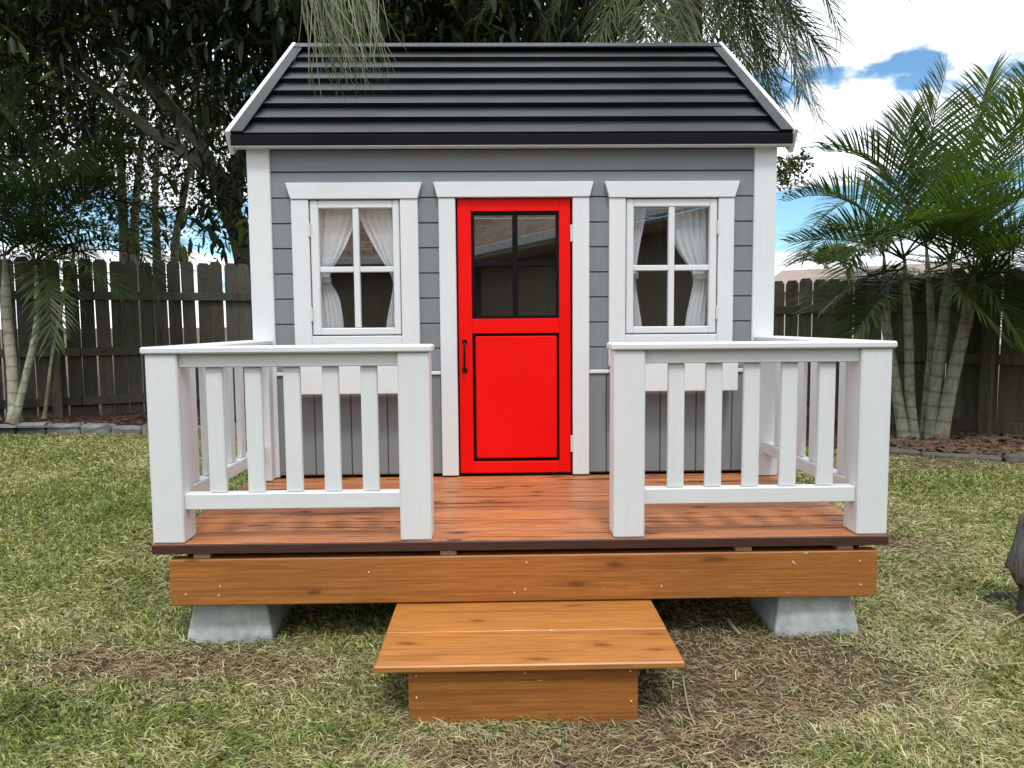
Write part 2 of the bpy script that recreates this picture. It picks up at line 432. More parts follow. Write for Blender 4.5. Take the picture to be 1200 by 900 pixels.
def tube_arrays(pts, rad, n=8, cap=True):
    pts = np.asarray(pts, float); k = len(pts)
    rad = np.broadcast_to(np.asarray(rad, float), (k,))
    T = np.gradient(pts, axis=0); T /= np.linalg.norm(T, axis=1)[:, None] + 1e-9
    ref = np.array([0.3, 1.0, 0.1]) if abs(T[0] @ np.array([0.3, 1.0, 0.1])) < 0.95 else np.array([1.0, 0, 0])
    V = []; 
    for i in range(k):
        a = np.cross(T[i], ref); a /= np.linalg.norm(a); b = np.cross(T[i], a)
        th = np.arange(n) * 2 * math.pi / n
        V.append(pts[i] + rad[i] * (np.cos(th)[:, None] * a + np.sin(th)[:, None] * b))
    V = np.concatenate(V)
    Fc = []
    for i in range(k - 1):
        for j in range(n):
            Fc.append((i * n + j, i * n + (j + 1) % n, (i + 1) * n + (j + 1) % n, (i + 1) * n + j))
    return V, np.array(Fc)

def tube(name, pts, rad, mat, parent=None, n=10, smooth=True, jitter=0.0, base=None):
    V, Fc = tube_arrays(pts, rad, n)
    if jitter: V = V + rng.normal(0, jitter, V.shape)
    loc = np.array(base if base is not None else (0, 0, 0), float)
    me = np_mesh(name, V - loc, Fc, np.full(len(Fc), 4), smooth=smooth)
    return mesh_obj(name, me, mat, parent, loc)

def spline(P, n=20):
    """smooth curve through points (Catmull-Rom)"""
    P = np.asarray(P, float); Q = np.vstack([2 * P[0] - P[1], P, 2 * P[-1] - P[-2]]); outp = []
    segs = len(P) - 1; per = max(2, n // segs)
    for i in range(segs):
        p0, p1, p2, p3 = Q[i:i + 4]
        for t in np.linspace(0, 1, per, endpoint=False):
            outp.append(0.5 * ((2 * p1) + (-p0 + p2) * t + (2 * p0 - 5 * p1 + 4 * p2 - p3) * t * t + (-p0 + 3 * p1 - 3 * p2 + p3) * t ** 3))
    outp.append(P[-1]); return np.array(outp)

# value noise for python side fields
_tab = rng.random((64, 64))
def vnoise(x, y, s=1.0, o=0.0):
    x = np.asarray(x, float) * s + o; y = np.asarray(y, float) * s + o * 1.7
    xi = np.floor(x).astype(int); yi = np.floor(y).astype(int); fx = x - xi; fy = y - yi
    fx = fx * fx * (3 - 2 * fx); fy = fy * fy * (3 - 2 * fy)
    g = lambda a, b: _tab[a % 64, b % 64]
    return (g(xi, yi) * (1 - fx) + g(xi + 1, yi) * fx) * (1 - fy) + (g(xi, yi + 1) * (1 - fx) + g(xi + 1, yi + 1) * fx) * fy
def fbm(x, y, s=1.0, o=0.0): return (vnoise(x, y, s, o) * 0.55 + vnoise(x, y, s * 2.1, o + 9) * 0.28 + vnoise(x, y, s * 4.3, o + 21) * 0.17)

def gz(x, y):
    x = np.asarray(x, float); y = np.asarray(y, float)
    t = np.clip(-y / 0.45, 0, 1); t = t * t * (3 - 2 * t)
    return -0.352 - 0.033 * t + 0.022 * (fbm(x, y, 1.7, 3.0) - 0.5)

# ------------------------------------------------------------------ ground
def grid_axis(lo, hi, step, far):
    a = list(np.arange(lo, hi + 1e-6, step)); g = step
    while a[-1] < far: g *= 1.35; a.append(a[-1] + g)
    g = step
    while a[0] > -far: g *= 1.35; a.insert(0, a[0] - g)
    return np.array(a)
gx = grid_axis(-6, 6, 0.08, 400); gy = grid_axis(-2, 8, 0.08, 400)
XX, YY = np.meshgrid(gx, gy); ZZ = gz(XX, YY)
Vg = np.stack([XX.ravel(), YY.ravel(), ZZ.ravel()], 1); nx = len(gx)
ii = (np.arange(len(gy) - 1)[:, None] * nx + np.arange(nx - 1)[None, :]).ravel()
Fg = np.stack([ii, ii + 1, ii + 1 + nx, ii + nx], 1)
tag(mesh_obj("ground", np_mesh("ground", Vg, Fg, np.full(len(Fg), 4), smooth=True), "soil"), kind="structure")

# ------------------------------------------------------------------ playhouse
GZ0 = -0.36
D = 1.026                       # the front wall's plane
HW = 1.176                      # half width of the house
YB = 3.19                       # back wall
house = empty("playhouse", (0, 0, GZ0), "grey wooden playhouse with red door, black roof and white railed porch", "playhouse")

# deck: dark sub-frame, boards on top
deck = boxes("deck", [((-1.10, 0.05, -0.2), (1.12, 0.09, -0.034)), ((-1.10, 1.0, -0.2), (1.12, 1.06, -0.034)), ((-1.10, 3.0, -0.2), (1.12, 3.06, -0.034)),
                      ((-1.10, 0.1, -0.2), (-1.05, 2.99, -0.036)), ((1.07, 0.1, -0.2), (1.12, 2.99, -0.036)), ((-0.02, 0.1, -0.2), (0.03, 0.99, -0.036)),
                      ((-1.1, 1.07, -0.05), (1.1, 2.98, -0.038))], "dark_frame", house, 0)
nb = 8; bw = 1.03 / nb
for k in range(nb):
    y0 = 0.0 + k * bw
    j = rng.uniform(-0.004, 0.004)
    o = box("deck_board", (-1.189 + j, y0 + 0.0055, -0.030 + 0.001 * (k % 3 == 1)), (1.189 + j, y0 + bw - 0.0055, 0.0 - 0.0012 * (k % 2)), "deck", deck, 0.0015)
tag(box("deck_edge_strip", (-1.190, -0.0065, -0.031), (1.190, 0.0015, -0.001), "deck_edge", deck, 0.002), "dark brown front edge of the deck")
box("floor", (-HW + 0.02, D + 0.005, -0.030), (HW - 0.02, YB - 0.02, -0.004), "inside_wood", house, 0)
fb = box("front_beam", (-1.141, 0.002, -0.205), (1.161, 0.046, -0.051), "beam", house, 0.004)
for x in (-1.04, -0.245, 0.72, 1.055):
    box("spacer_block", (x - 0.025, 0.012, -0.0505), (x + 0.028, 0.20, -0.0325), "raw_pine", house, 0.001)
for x, z in ((-1.09, -0.165), (-0.98, -0.14), (-0.985, -0.17), (0.01, -0.075), (0.005, -0.165), (-0.03, -0.175), (0.88, -0.085), (0.885, -0.09), (1.10, -0.085), (1.105, -0.165), (-0.5, -0.1), (0.45, -0.16)):
    bm = bmesh.new(); bmesh.ops.create_cone(bm, cap_ends=True, segments=8, radius1=0.0032, radius2=0.0026, depth=0.004)
    o = mesh_obj("screw", finish(bm, "screw"), "white_metal", fb, (x, 0.0012, z)); o.rotation_euler = (R(90), 0, 0)

# walls: carcass with openings
OP = [(-0.875, -0.535, 0.672, 1.222), (0.533, 0.880, 0.668, 1.222), (-0.262, 0.262, 0.008, 1.258)]      # left window, right window, door
WT = 1.478
def wall_cells(x0, x1, z0, z1, ops):
    xs = sorted({x0, x1, *[o[0] for o in ops], *[o[1] for o in ops]}); zs = sorted({z0, z1, *[o[2] for o in ops], *[o[3] for o in ops]})
    outc = []
    for a, b_ in zip(xs[:-1], xs[1:]):
        run = None
        for c, d_ in zip(zs[:-1], zs[1:]):
            mx_, mz_ = (a + b_) / 2, (c + d_) / 2
            hole = any(o[0] < mx_ < o[1] and o[2] < mz_ < o[3] for o in ops)
            if hole:
                if run: outc.append((a, b_, run[0], run[1]))
                run = None
            else: run = (run[0], d_) if run else (c, d_)
        if run: outc.append((a, b_, run[0], run[1]))
    return outc
cells = wall_cells(-HW + 0.02, HW - 0.02, 0.006, WT, OP)
wallf = boxes("front_wall", [((a, D + 0.018, c), (b_, D + 0.03, d_)) for a, b_, c, d_ in cells], "inside_wood", house, 0)
WZ = 1.47
ridge_y, ridge_z, eave_y, eave_z = 2.11, 2.297, 0.972, 1.522
def side_profile(inset): return [(D + 0.052, 0.006), (YB - 0.032, 0.006), (YB - 0.032, 1.46), (ridge_y, 2.17), (D + 0.052, 1.46)]
walls_s = []
for s in (-1, 1):
    w = prism("side_wall", side_profile(0), s * (HW - 0.05), s * (HW - 0.02), "inside_wood", house, 'yz')
    walls_s.append(w)
    z = 0.02; k = 0
    while z < 2.0:
        z1 = z + 0.106
        def ylim(zz): return (D + 0.10 + max(0, (zz - 1.44) / 0.68 * 1.0), YB - 0.10 - max(0, (zz - 1.44) / 0.68 * 1.0))
        ya, yb = ylim(z1) if z1 > 1.44 else (D + 0.10, YB - 0.1)
        if yb - ya > 0.15:
            box("siding_board", (s * (HW - 0.018) - (0.0 if s > 0 else 0.014), ya, z), (s * (HW - 0.018) + (0.014 if s > 0 else 0.0), yb, z1), "grey_x", w, 0.003)
        z += 0.112; k += 1
wb = box("back_wall", (-HW + 0.05, YB - 0.03, 0.006), (HW - 0.05, YB, 1.46), "inside_wood", house, 0)
# dark ceiling so no sky leaks in
# horizontal siding on the front
SY0, SY1 = D - 0.002, D + 0.0175
SEG = [(-1.078, -0.97), (-0.44, -0.325), (0.325, 0.435), (0.975, 1.078)]
zrows = [1.373, 1.261, 1.149, 1.039, 0.927, 0.815, 0.702, 0.589, 0.486]
def board_h(x0, x1, z0, z1):
    # bevelled lap board: the top edge has a chamfer that leaves a dark groove line
    prism("siding_board", [(SY0 + 0.0, z0 + 0.002), (SY1, z0 + 0.0), (SY1, z1 - 0.001), (SY0 + 0.008, z1 - 0.0010), (SY0 + 0.002, z1 - 0.007)], x0, x1, "grey_x", wallf, 'yz')
board_h(-1.078, 1.078, 1.374, 1.474)
for zt, zb_ in zip(zrows[:-1], zrows[1:]):
    if zt > 1.3:
        board_h(-1.078, 1.078, zb_, zt)
    else:
        for a, b_ in SEG: board_h(a, b_, zb_, zt)
# white strip, then upright boards below it
for a, b_ in ((-1.078, -0.335), (0.335, 1.078)):
    box("trim_strip", (a, D - 0.012, 0.468), (b_, D + 0.016, 0.485), "white_x", wallf, 0.003)
    n = 9; w = (b_ - a) / n
    for k in range(n):
        o = box("upright_board", (a + k * w + 0.0015, SY0 + 0.001 * (k % 2), 0.012), (a + (k + 1) * w - 0.0015, SY1, 0.466), "grey_z", wallf, 0.004)
for s in (-1, 1):
    x0, x1 = sorted((s * HW, s * 1.076))
    box("corner_trim", (x0, D - 0.014, 0.004), (x1, D + 0.098, 1.474), "white_z", wallf, 0.004)
    box("corner_trim", (x0, YB - 0.098, 0.004), (x1, YB + 0.014, 1.474), "white_z", wb, 0.004)

# door
TF = D - 0.022                     # front face of trims
door = box("door", (-0.253, D - 0.006, 0.014), (-0.192, D + 0.034, 1.252), "red_z", house, 0.003)   # latch-side stile carries the rest
tag(door, "red half-glazed door with black handle")
box("stile", (0.202, D - 0.006, 0.014), (0.253, D + 0.034, 1.252), "red_z", door, 0.003)
box("rail", (-0.1925, D - 0.005, 1.197), (0.2025, D + 0.034, 1.252), "red_z", door, 0.002)
box("rail", (-0.1925, D - 0.005, 0.653), (0.2025, D + 0.034, 0.719), "red_z", door, 0.002)
box("rail", (-0.1925, D - 0.005, 0.014), (0.2025, D + 0.034, 0.066), "red_z", door, 0.002)
box("groove_backing", (-0.193, D + 0.012, 0.065), (0.203, D + 0.03, 0.654), "black_paint", door, 0)
box("panel", (-0.178, D - 0.003, 0.082), (0.190, D + 0.0118, 0.640), "red_z", door, 0.004)
gb = [((-0.192, D + 0.002, 0.7195), (-0.178, D + 0.03, 1.1965)), ((0.188, D + 0.002, 0.7195), (0.202, D + 0.03, 1.1965)),
      ((-0.1775, D + 0.002, 1.183), (0.1875, D + 0.03, 1.1965)), ((-0.1775, D + 0.002, 0.7195), (0.1875, D + 0.03, 0.733))]
boxes("glazing_frame", gb, "black_paint", door, 0.001)
box("glazing_bar", (-0.0075, D + 0.003, 0.7335), (0.0165, D + 0.028, 1.1825), "black_paint", door, 0.002)
boxes("glazing_bar", [((-0.1775, D + 0.004, 0.953), (-0.008, D + 0.027, 0.974)), ((0.017, D + 0.004, 0.953), (0.1875, D + 0.027, 0.974))], "black_paint", door, 0.002)
for xa, xb in ((-0.178, -0.0078), (0.0168, 0.188)):
    for za, zb2 in ((0.733, 0.9527), (0.9743, 1.183)):
        box("pane", (xa, D + 0.015, za), (xb, D + 0.0185, zb2), "glass", door, 0)
hd = box("handle_plate", (-0.2385, D - 0.008, 0.605), (-0.2165, D - 0.0055, 0.626), "black_metal", door, 0.001)
box("handle_plate", (-0.2385, D - 0.008, 0.475), (-0.2165, D - 0.0055, 0.497), "black_metal", door, 0.001)
tube("handle_grip", spline([(-0.2275, D - 0.008, 0.615), (-0.2275, D - 0.034, 0.608), (-0.2275, D - 0.042, 0.552), (-0.2275, D - 0.034, 0.492), (-0.2275, D - 0.008, 0.486)], 24), 0.0055, "black_metal", door, 10)
for z in (1.06, 0.11):
    boxes("hinge", [((0.2515, D - 0.019, z), (0.2615, D - 0.0065, z + 0.075))], "white_metal", door, 0.002)
frame = box("door_frame", (-0.335, TF, 0.006), (-0.2605, D + 0.016, 1.2545), "white_z", house, 0.003)
box("jamb", (0.2615, TF, 0.006), (0.336, D + 0.016, 1.2545), "white_z", frame, 0.003)
prism("lintel", [(-0.339, 1.256), (0.337, 1.256), (0.355, 1.323), (-0.356, 1.323)], TF - 0.006, D + 0.016, "white_x", frame, 'xz', 0.002)
box("jamb_lining", (-0.2605, D + 0.02, 0.006), (-0.256, D + 0.05, 1.25), "black_paint", frame, 0)
box("jamb_lining", (0.256, D + 0.02, 0.006), (0.2605, D + 0.05, 1.25), "black_paint", frame, 0)
box("door_lining", (-0.2555, D + 0.02, 1.2535), (0.2555, D + 0.05, 1.2575), "black_paint", frame, 0)

# windows
def window(x0, x1, sx0, sx1, sz0, sz1, gx0, gx1, gz0, gz1, lab, hinge_left):
    w = box("window", (x0, TF, 0.50), (sx0 - 0.004, D + 0.016, 1.2505), "white_z", house, 0.003); tag(w, lab)
    box("trim", (sx1 + 0.004, TF, 0.50), (x1, D + 0.016, 1.2505), "white_z", w, 0.003)
    box("trim", (sx0 - 0.0038, TF + 0.001, 0.50), (sx1 + 0.0038, D + 0.016, sz0 - 0.005), "white_x", w, 0.003)
    prism("window_head", [(x0, 1.2515), (x1, 1.2515), (x1 + 0.021, 1.322), (x0 - 0.021, 1.322)], TF - 0.006, D + 0.016, "white_x", w, 'xz', 0.002)
    # opening sash
    S0, S1 = D - 0.015, D + 0.014
    for a, b_ in ((sx0, gx0), (gx1, sx1)):
        box("sash_stile", (a, S0, sz0), (b_, S1, sz1), "white_z", w, 0.004)
    for a, b_ in ((sz0, gz0), (gz1, sz1)):
        box("sash_rail", (gx0 - 0.001, S0 + 0.001, a), (gx1 + 0.001, S1, b_), "white_x", w, 0.004)
    mx_, mz_ = (gx0 + gx1) / 2, (gz0 + gz1) / 2 - 0.004
    box("glazing_bar", (mx_ - 0.0135, S0 + 0.003, gz0 + 0.0005), (mx_ + 0.0135, S1, gz1 - 0.0005), "white_z", w, 0.003)
    for a, b_ in ((gx0, mx_ - 0.0137), (mx_ + 0.0137, gx1)):
        box("glazing_bar", (a + 0.0005, S0 + 0.004, mz_ - 0.0125), (b_, S1, mz_ + 0.0125), "white_x", w, 0.003)
        for c, d_ in ((gz0, mz_ - 0.0125), (mz_ + 0.0125, gz1)):
            box("pane", (a, D + 0.004, c), (b_, D + 0.007, d_), "glass", w, 0)
    hx = sx0 - 0.003 if hinge_left else sx1 + 0.003
    for z in (sz0 + 0.06, sz1 - 0.16):
        box("hinge", (hx - 0.005, TF - 0.005, z), (hx + 0.005, TF + 0.012, z + 0.06), "white_metal", w, 0.002)
    box("reveal", (sx0 - 0.0045, D + 0.0165, sz0 - 0.02), (sx0 + 0.002, D + 0.02, sz1), "black_paint", w, 0)
    return w
window(-0.986, -0.427, -0.905, -0.510, 0.652, 1.247, -0.868, -0.540, 0.683, 1.212, "white four-pane window left of the red door", True)
window(0.425, 0.986, 0.503, 0.911, 0.648, 1.247, 0.536, 0.878, 0.679, 1.212, "white four-pane window right of the red door", False)
for a, b_ in ((-0.982, -0.43), (0.428, 0.984)):
    wbx = box("window_box", (a, D - 0.115, 0.393), (b_, D - 0.097, 0.535), "white_x", house, 0.003)
    box("window_box_end", (a + 0.002, D - 0.0965, 0.395), (a + 0.02, D - 0.0225, 0.53), "white_z", wbx, 0.002)
    box("window_box_end", (b_ - 0.02, D - 0.0965, 0.395), (b_ - 0.002, D - 0.0225, 0.53), "white_z", wbx, 0.002)
    box("window_box_floor", (a + 0.0205, D - 0.0965, 0.397), (b_ - 0.0205, D - 0.0225, 0.413), "white_x", wbx, 0.001)

# roof
sl = Vector((0, ridge_y - eave_y, ridge_z - eave_z)); SL = sl.length; su = sl.normalized(); sn = Vector((0, -su.z, su.y))
WR = 1.2235
def roof_box(bm, x0, x1, s0, s1, h0, h1, bev=0.0, back=False, lift=0.0):
    """piece on the slope: s along the slope from the eave, h above the slope plane"""
    P = []
    for x in (x0, x1):
        for s, h in ((s0, h0 + lift), (s1, h0), (s1, h1), (s0, h1 + lift)):
            p = Vector((x, eave_y, eave_z)) + su * s + sn * h
            if back: p.y = 2 * ridge_y - p.y
            P.append(bm.verts.new(p))
    fs = [(0, 1, 2, 3), (7, 6, 5, 4), (0, 4, 5, 1), (1, 5, 6, 2), (2, 6, 7, 3), (3, 7, 4, 0)]
    ff = [bm.faces.new([P[i] for i in f]) for f in fs]
    if bev: bmesh.ops.bevel(bm, geom=list({e for f in ff for e in f.edges}), offset=bev, segments=1, affect='EDGES', profile=0.5)
bm = bmesh.new()
for bk in (False, True):
    roof_box(bm, -HW, HW, 0.03, SL - 0.002, -0.060, -0.030, 0, bk)
roof = mesh_obj("roof", finish(bm, "roof"), "inside_wood", house)
NC = 7; ex = (SL - 0.05) / NC
joints = [0.35, -0.55, 0.62, 0.1, 0.45, -0.3, 0.2]
for bk in (False, True):
    for k in range(NC):
        s0 = k * ex
        bm = bmesh.new(); roof_box(bm, -WR, WR, s0, s0 + ex - 0.003, -0.036, -0.012, 0.0004, bk, 0.022)
        mesh_obj("roof_board", finish(bm, "roof_board"), "roof_black", roof)
for s in (-1, 1):
    for bk in (False, True):
        bm = bmesh.new(); xa, xb = sorted((s * 1.172, s * 1.223))
        roof_box(bm, xa, xb, -0.004, SL - 0.03, 0.0125, 0.0185, 0.002, bk)
        mesh_obj("rake_strip", finish(bm, "rake_strip"), "roof_black", roof)
        bm = bmesh.new(); xa, xb = sorted((s * 1.2255, s * 1.246))
        roof_box(bm, xa, xb, -0.012, SL + (0.012 if not bk else 0.0115), -0.085, 0.022, 0.003, bk)
        mesh_obj("barge_board", finish(bm, "barge_board"), "white_y", roof)
# ridge cap
prism("ridge_cap", [(ridge_y - 0.075, ridge_z - 0.025), (ridge_y, ridge_z + 0.021), (ridge_y + 0.075, ridge_z - 0.025), (ridge_y + 0.07, ridge_z - 0.034), (ridge_y, ridge_z + 0.009), (ridge_y - 0.07, ridge_z - 0.034)], -WR + 0.001, WR - 0.001, "roof_black", roof, 'yz')
box("fascia", (-1.2235, eave_y - 0.016, eave_z - 0.049), (1.2235, eave_y + 0.006, eave_z - 0.004), "black_paint", roof, 0.002)
box("soffit", (-1.2235, eave_y - 0.013, eave_z - 0.0535), (1.2235, D - 0.0145, eave_z - 0.0495), "white_x", roof, 0.002)
box("fascia", (-1.2235, 2 * ridge_y - eave_y - 0.006, eave_z - 0.046), (1.2235, 2 * ridge_y - eave_y + 0.016, eave_z - 0.0065), "black_paint", roof, 0.002)

# porch railings
def railing(xa, xb, xs, lab, outer):
    """front run from xa to xb with the posts' outer faces there, and the side run back to the house at the outer end"""
    r = boxes("railing", [((xa + 0.0985, 0.022, 0.106), (xb - 0.0985, 0.066, 0.158))], "white_x", house, 0.003); tag(r, lab)
    box("top_rail", (xa + 0.099, 0.020, 0.566), (xb - 0.099, 0.064, 0.6095), "white_x", r, 0.003)
    for a in (xa, xb - 0.1):
        box("post", (a, 0.004, 0.0005), (a + 0.1, 0.104, 0.6095), "white_z", r, 0.005)
    for x in xs:
        box("slat", (x - 0.0265, 0.034, 0.1585), (x + 0.0265, 0.053, 0.5655), "white_z", r, 0.003)
    xo0, xo1 = (xa, xa + 0.1) if outer < 0 else (xb - 0.1, xb)
    xm = (xo0 + xo1) / 2
    box("post", (xo0 + 0.002, D - 0.072, 0.0005), (xo1 - 0.004, D - 0.0145, 0.6095), "white_z", r, 0.004)
    box("side_rail", (xm - 0.022, 0.105, 0.106), (xm + 0.022, D - 0.0725, 0.156), "white_y", r, 0.003)
    box("side_rail", (xm - 0.022, 0.105, 0.566), (xm + 0.022, D - 0.0725, 0.6093), "white_y", r, 0.003)
    n = 6
    for k in range(n):
        y = 0.105 + (D - 0.178) * (k + 1) / (n + 1)
        box("side_slat", (xm - 0.0095, y - 0.0265, 0.1565), (xm + 0.0095, y + 0.0265, 0.5655), "white_z", r, 0.003)
    # caps
    box("cap", (xa - 0.010, -0.006, 0.610), (xb + 0.010, 0.112, 0.6325), "white_x", r, 0.005)
    box("cap", (xo0 - (0.01 if outer < 0 else 0.004), 0.1125, 0.610), (xo1 + (0.01 if outer > 0 else 0.004), D - 0.0145, 0.6320), "white_y", r, 0.005)
railing(-1.189, -0.296, [-0.986 + 0.1235 * k for k in range(5)], "white slatted railing left of the porch steps", -1)
railing(0.294, 1.189, [0.501 + 0.1232 * k for k in range(5)], "white slatted railing right of the porch steps", 1)

# curtains (hang inside on their own)
def curtain(name, outer_x, prof, y, label, phase=0.0, nw=26):
    """prof: (z, inner edge x) from top to bottom"""
    pz = np.array([p[0] for p in prof])[::-1]; px = np.array([p[1] for p in prof])[::-1]
    zs = np.linspace(prof[0][0], prof[-1][0], 40)
    xi = np.interp(zs, pz, px)
    xi = np.convolve(np.pad(xi, 2, mode='edge'), np.ones(5) / 5, 'valid')
    V = []; 
    for z, x in zip(zs, xi):
        w = abs(x - outer_x)
        for k in range(nw):
            u = k / (nw - 1)
            a = 0.0085 + 0.004 * math.sin(u * 9 + phase)
            V.append((outer_x + (x - outer_x) * u, y + a * math.sin(u * 5.5 * 2 * math.pi + phase + 1.5 * math.sin(z * 7)) * min(1.0, 0.4 + w * 3), z + 0.01 * math.sin(u * 6 + phase) * (z < 0.72)))
    Fc = [(i * nw + j, i * nw + j + 1, (i + 1) * nw + j + 1, (i + 1) * nw + j) for i in range(len(zs) - 1) for j in range(nw - 1)]
    base = np.array((outer_x, y, prof[-1][0]))
    o = mesh_obj(name, np_mesh(name, np.array(V) - base, Fc, np.full(len(Fc), 4), smooth=True), "curtain", None, base)
    tag(o, label, "curtain", "white window curtains")
    zt, xt = min(prof[2:-1], key=lambda p: abs(p[1] - outer_x))
    tz0, tz1 = zt - 0.014, zt + 0.014
    a, b_ = sorted((outer_x, xt))
    box("tie_back", (a - 0.004, y - 0.0145, tz0), (b_ + 0.012, y + 0.0145, tz1), "curtain", o, 0.004)
YC = D + 0.046
curtain("curtain", -0.895, [(1.235, -0.70), (1.16, -0.715), (1.05, -0.76), (0.95, -0.825), (0.90, -0.845), (0.84, -0.80), (0.72, -0.782), (0.64, -0.78)], YC, "white curtain tied back at left side of left window", 0.3)
curtain("curtain", -0.515, [(1.235, -0.705), (1.16, -0.69), (1.05, -0.635), (0.95, -0.575), (0.90, -0.548), (0.84, -0.556), (0.72, -0.582), (0.64, -0.59)], YC, "white curtain tied back at right side of left window", 1.1)
curtain("curtain", 0.510, [(1.235, 0.605), (1.16, 0.598), (1.05, 0.575), (0.96, 0.562), (0.91, 0.556), (0.84, 0.562), (0.74, 0.578), (0.64, 0.59)], YC, "narrow white curtain at left side of right window", 2.2)
curtain("curtain", 0.905, [(1.235, 0.715), (1.12, 0.718), (1.03, 0.742), (0.95, 0.80), (0.905, 0.826), (0.84, 0.815), (0.72, 0.788), (0.64, 0.78)], YC, "wide white curtain at right side of right window", 3.7)
for nm, xa, xb, lb in (("curtain_rod", -0.93, -0.48, "cream curtain rod inside the left window"), ("curtain_rod", 0.47, 0.94, "cream curtain rod inside the right window")):
    o = tube(nm, [(xa, YC, 1.222), ((xa + xb) / 2, YC, 1.221), (xb, YC, 1.222)], 0.009, "cream_wall", None, 8, base=(xa, YC, 1.222)); tag(o, lb, "curtain rod")

# concrete blocks under the house
def deck_block(x, y, yaw, label, grp):
    z0 = float(gz(x, y)) - 0.03
    bm = bmesh.new()
    prof = [(0.140, z0), (0.140, z0 + 0.055), (0.116, -0.206)]
    rings = []
    for h, z in prof:
        rings.append([bm.verts.new((sx * h, sy * h, z)) for sx, sy in ((-1, -1), (1, -1), (1, 1), (-1, 1))])
    bm.faces.new(rings[0][::-1]); bm.faces.new(rings[-1])
    for a, b_ in zip(rings[:-1], rings[1:]):
        for i in range(4): bm.faces.new([a[i], a[(i + 1) % 4], b_[(i + 1) % 4], b_[i]])
    bmesh.ops.bevel(bm, geom=bm.edges[:], offset=0.007, segments=2, affect='EDGES', profile=0.5)
    o = mesh_obj("concrete_block", finish(bm, "concrete_block"), "concrete", None, (x, y, 0)); o.rotation_euler = (0, 0, yaw)
    return tag(o, label, "concrete block", grp)
G = "concrete pier blocks under the playhouse"
deck_block(-0.978, 0.195, R(1), "grey concrete block under the left end of the front beam", G)
deck_block(0.985, 0.175, R(-2), "grey concrete block under the right end of the front beam", G)
deck_block(-0.98, 2.9, 0.0, "grey concrete block under the back left corner of the playhouse", G)
deck_block(0.98, 2.9, 0.0, "grey concrete block under the back right corner of the playhouse", G)

# front step
st = empty("porch_step", (-0.01, -0.2, -0.39), "low orange-brown wooden step in front of the porch", "step")
tr = box("tread", (-0.414, -0.440, -0.2290), (0.418, -0.218, -0.2090), "tread", st, 0.004)
box("tread", (-0.414, -0.2176, -0.2292), (0.418, 0.03, -0.2094), "tread", st, 0.002)
box("riser", (-0.327, -0.412, -0.405), (0.297, -0.39, -0.2294), "beam", st, 0.003)
box("side_board", (-0.326, -0.3895, -0.405), (-0.305, 0.02, -0.2296), "beam", st, 0.002)
box("side_board", (0.275, -0.3895, -0.405), (0.296, 0.02, -0.2296), "beam", st, 0.002)
for x, z in ((-0.305, -0.248), (-0.305, -0.31), (-0.01, -0.245), (0.275, -0.245), (0.278, -0.33)):
    bm = bmesh.new(); bmesh.ops.create_cone(bm, cap_ends=True, segments=8, radius1=0.003, radius2=0.0025, depth=0.004)
    o = mesh_obj("screw", finish(bm, "screw"), "white_metal", st, (x, -0.413, z)); o.rotation_euler = (R(90), 0, 0)

# ------------------------------------------------------------------ fences
def picket_mesh(h, w, var):
    r = np.random.default_rng(var); c = 0.02 + 0.012 * r.random()
    pts = [(-w / 2, 0), (w / 2, 0), (w / 2, h - c * 1.4), (w / 2 - c, h), (-w / 2 + c, h), (-w / 2, h - c * 1.4)]
    bm = bmesh.new(); n = len(pts)
    A = [bm.verts.new((a, -0.008, b_)) for a, b_ in pts]; B = [bm.verts.new((a, 0.008, b_)) for a, b_ in pts]
    bm.faces.new(A); bm.faces.new(B[::-1])
    for i in range(n): bm.faces.new([A[i], B[i], B[(i + 1) % n], A[(i + 1) % n]])
    return finish(bm, "picket")
def fence(p0, p1, zb, h, rails, mat, label, pw, posts, board=None):
    p0 = np.array(p0); p1 = np.array(p1); d = p1 - p0; Ln = np.linalg.norm(d); d /= Ln; ang = math.atan2(d[1], d[0])
    nrm = np.array([d[1], -d[0]])                 # towards the yard (camera)
    f = empty("wooden_fence", (p0[0], p0[1], zb), label, "fence")
    M = [picket_mesh(h - 0.02 * k * 0.4, pw, k) for k in range(5)]
    n = int(Ln / (pw + 0.009)); k = 0; pos = 0.02
    while pos < Ln - pw:
        c = p0 + d * (pos + pw / 2)
        o = mesh_obj("picket", M[rng.integers(5)], mat, f, (c[0], c[1], zb + rng.normal(0, 0.008)))
        o.rotation_euler = (rng.normal(0, 0.004), rng.normal(0, 0.006), ang)
        pos += pw + max(0.002, rng.normal(0.008, 0.006)); k += 1
    X = Vector((d[0], d[1], 0)); Yv = Vector((nrm[0], nrm[1], 0)); Zv = Vector((0, 0, 1))
    def bar(nm, s0, s1, z0, z1, off, th, mt):
        bm = bmesh.new(); c = p0 + d * (s0 + s1) / 2 + nrm * off
        box_bm(bm, (0, 0, 0), s1 - s0, th, z1 - z0, 0.004, (X, Yv, Zv))
        return mesh_obj(nm, finish(bm, nm), mt, f, (c[0], c[1], (z0 + z1) / 2))
    sec = 2.44
    for zr_ in rails:
        s = 0.0
        while s < Ln - 0.1:
            e_ = min(s + sec, Ln); bar("rail", s + 0.002, e_ - 0.002, zb + zr_[0], zb + zr_[1], 0.03, 0.042, mat); s += sec
    for s in posts:
        if s < Ln: bar("post", s - 0.045, s + 0.045, zb, zb + h - 0.12, 0.098, 0.088, mat)
    return f
def XY(u, Z): p = at(u, 400, Z); return p[:2]
LA, LB = XY(-260, 6.95), XY(300, 8.75)
ld = (LB - LA) / np.linalg.norm(LB - LA)
RA, RB = XY(1420, 5.6), XY(905, 8.2)
rd = (RA - RB) / np.linalg.norm(RA - RB)
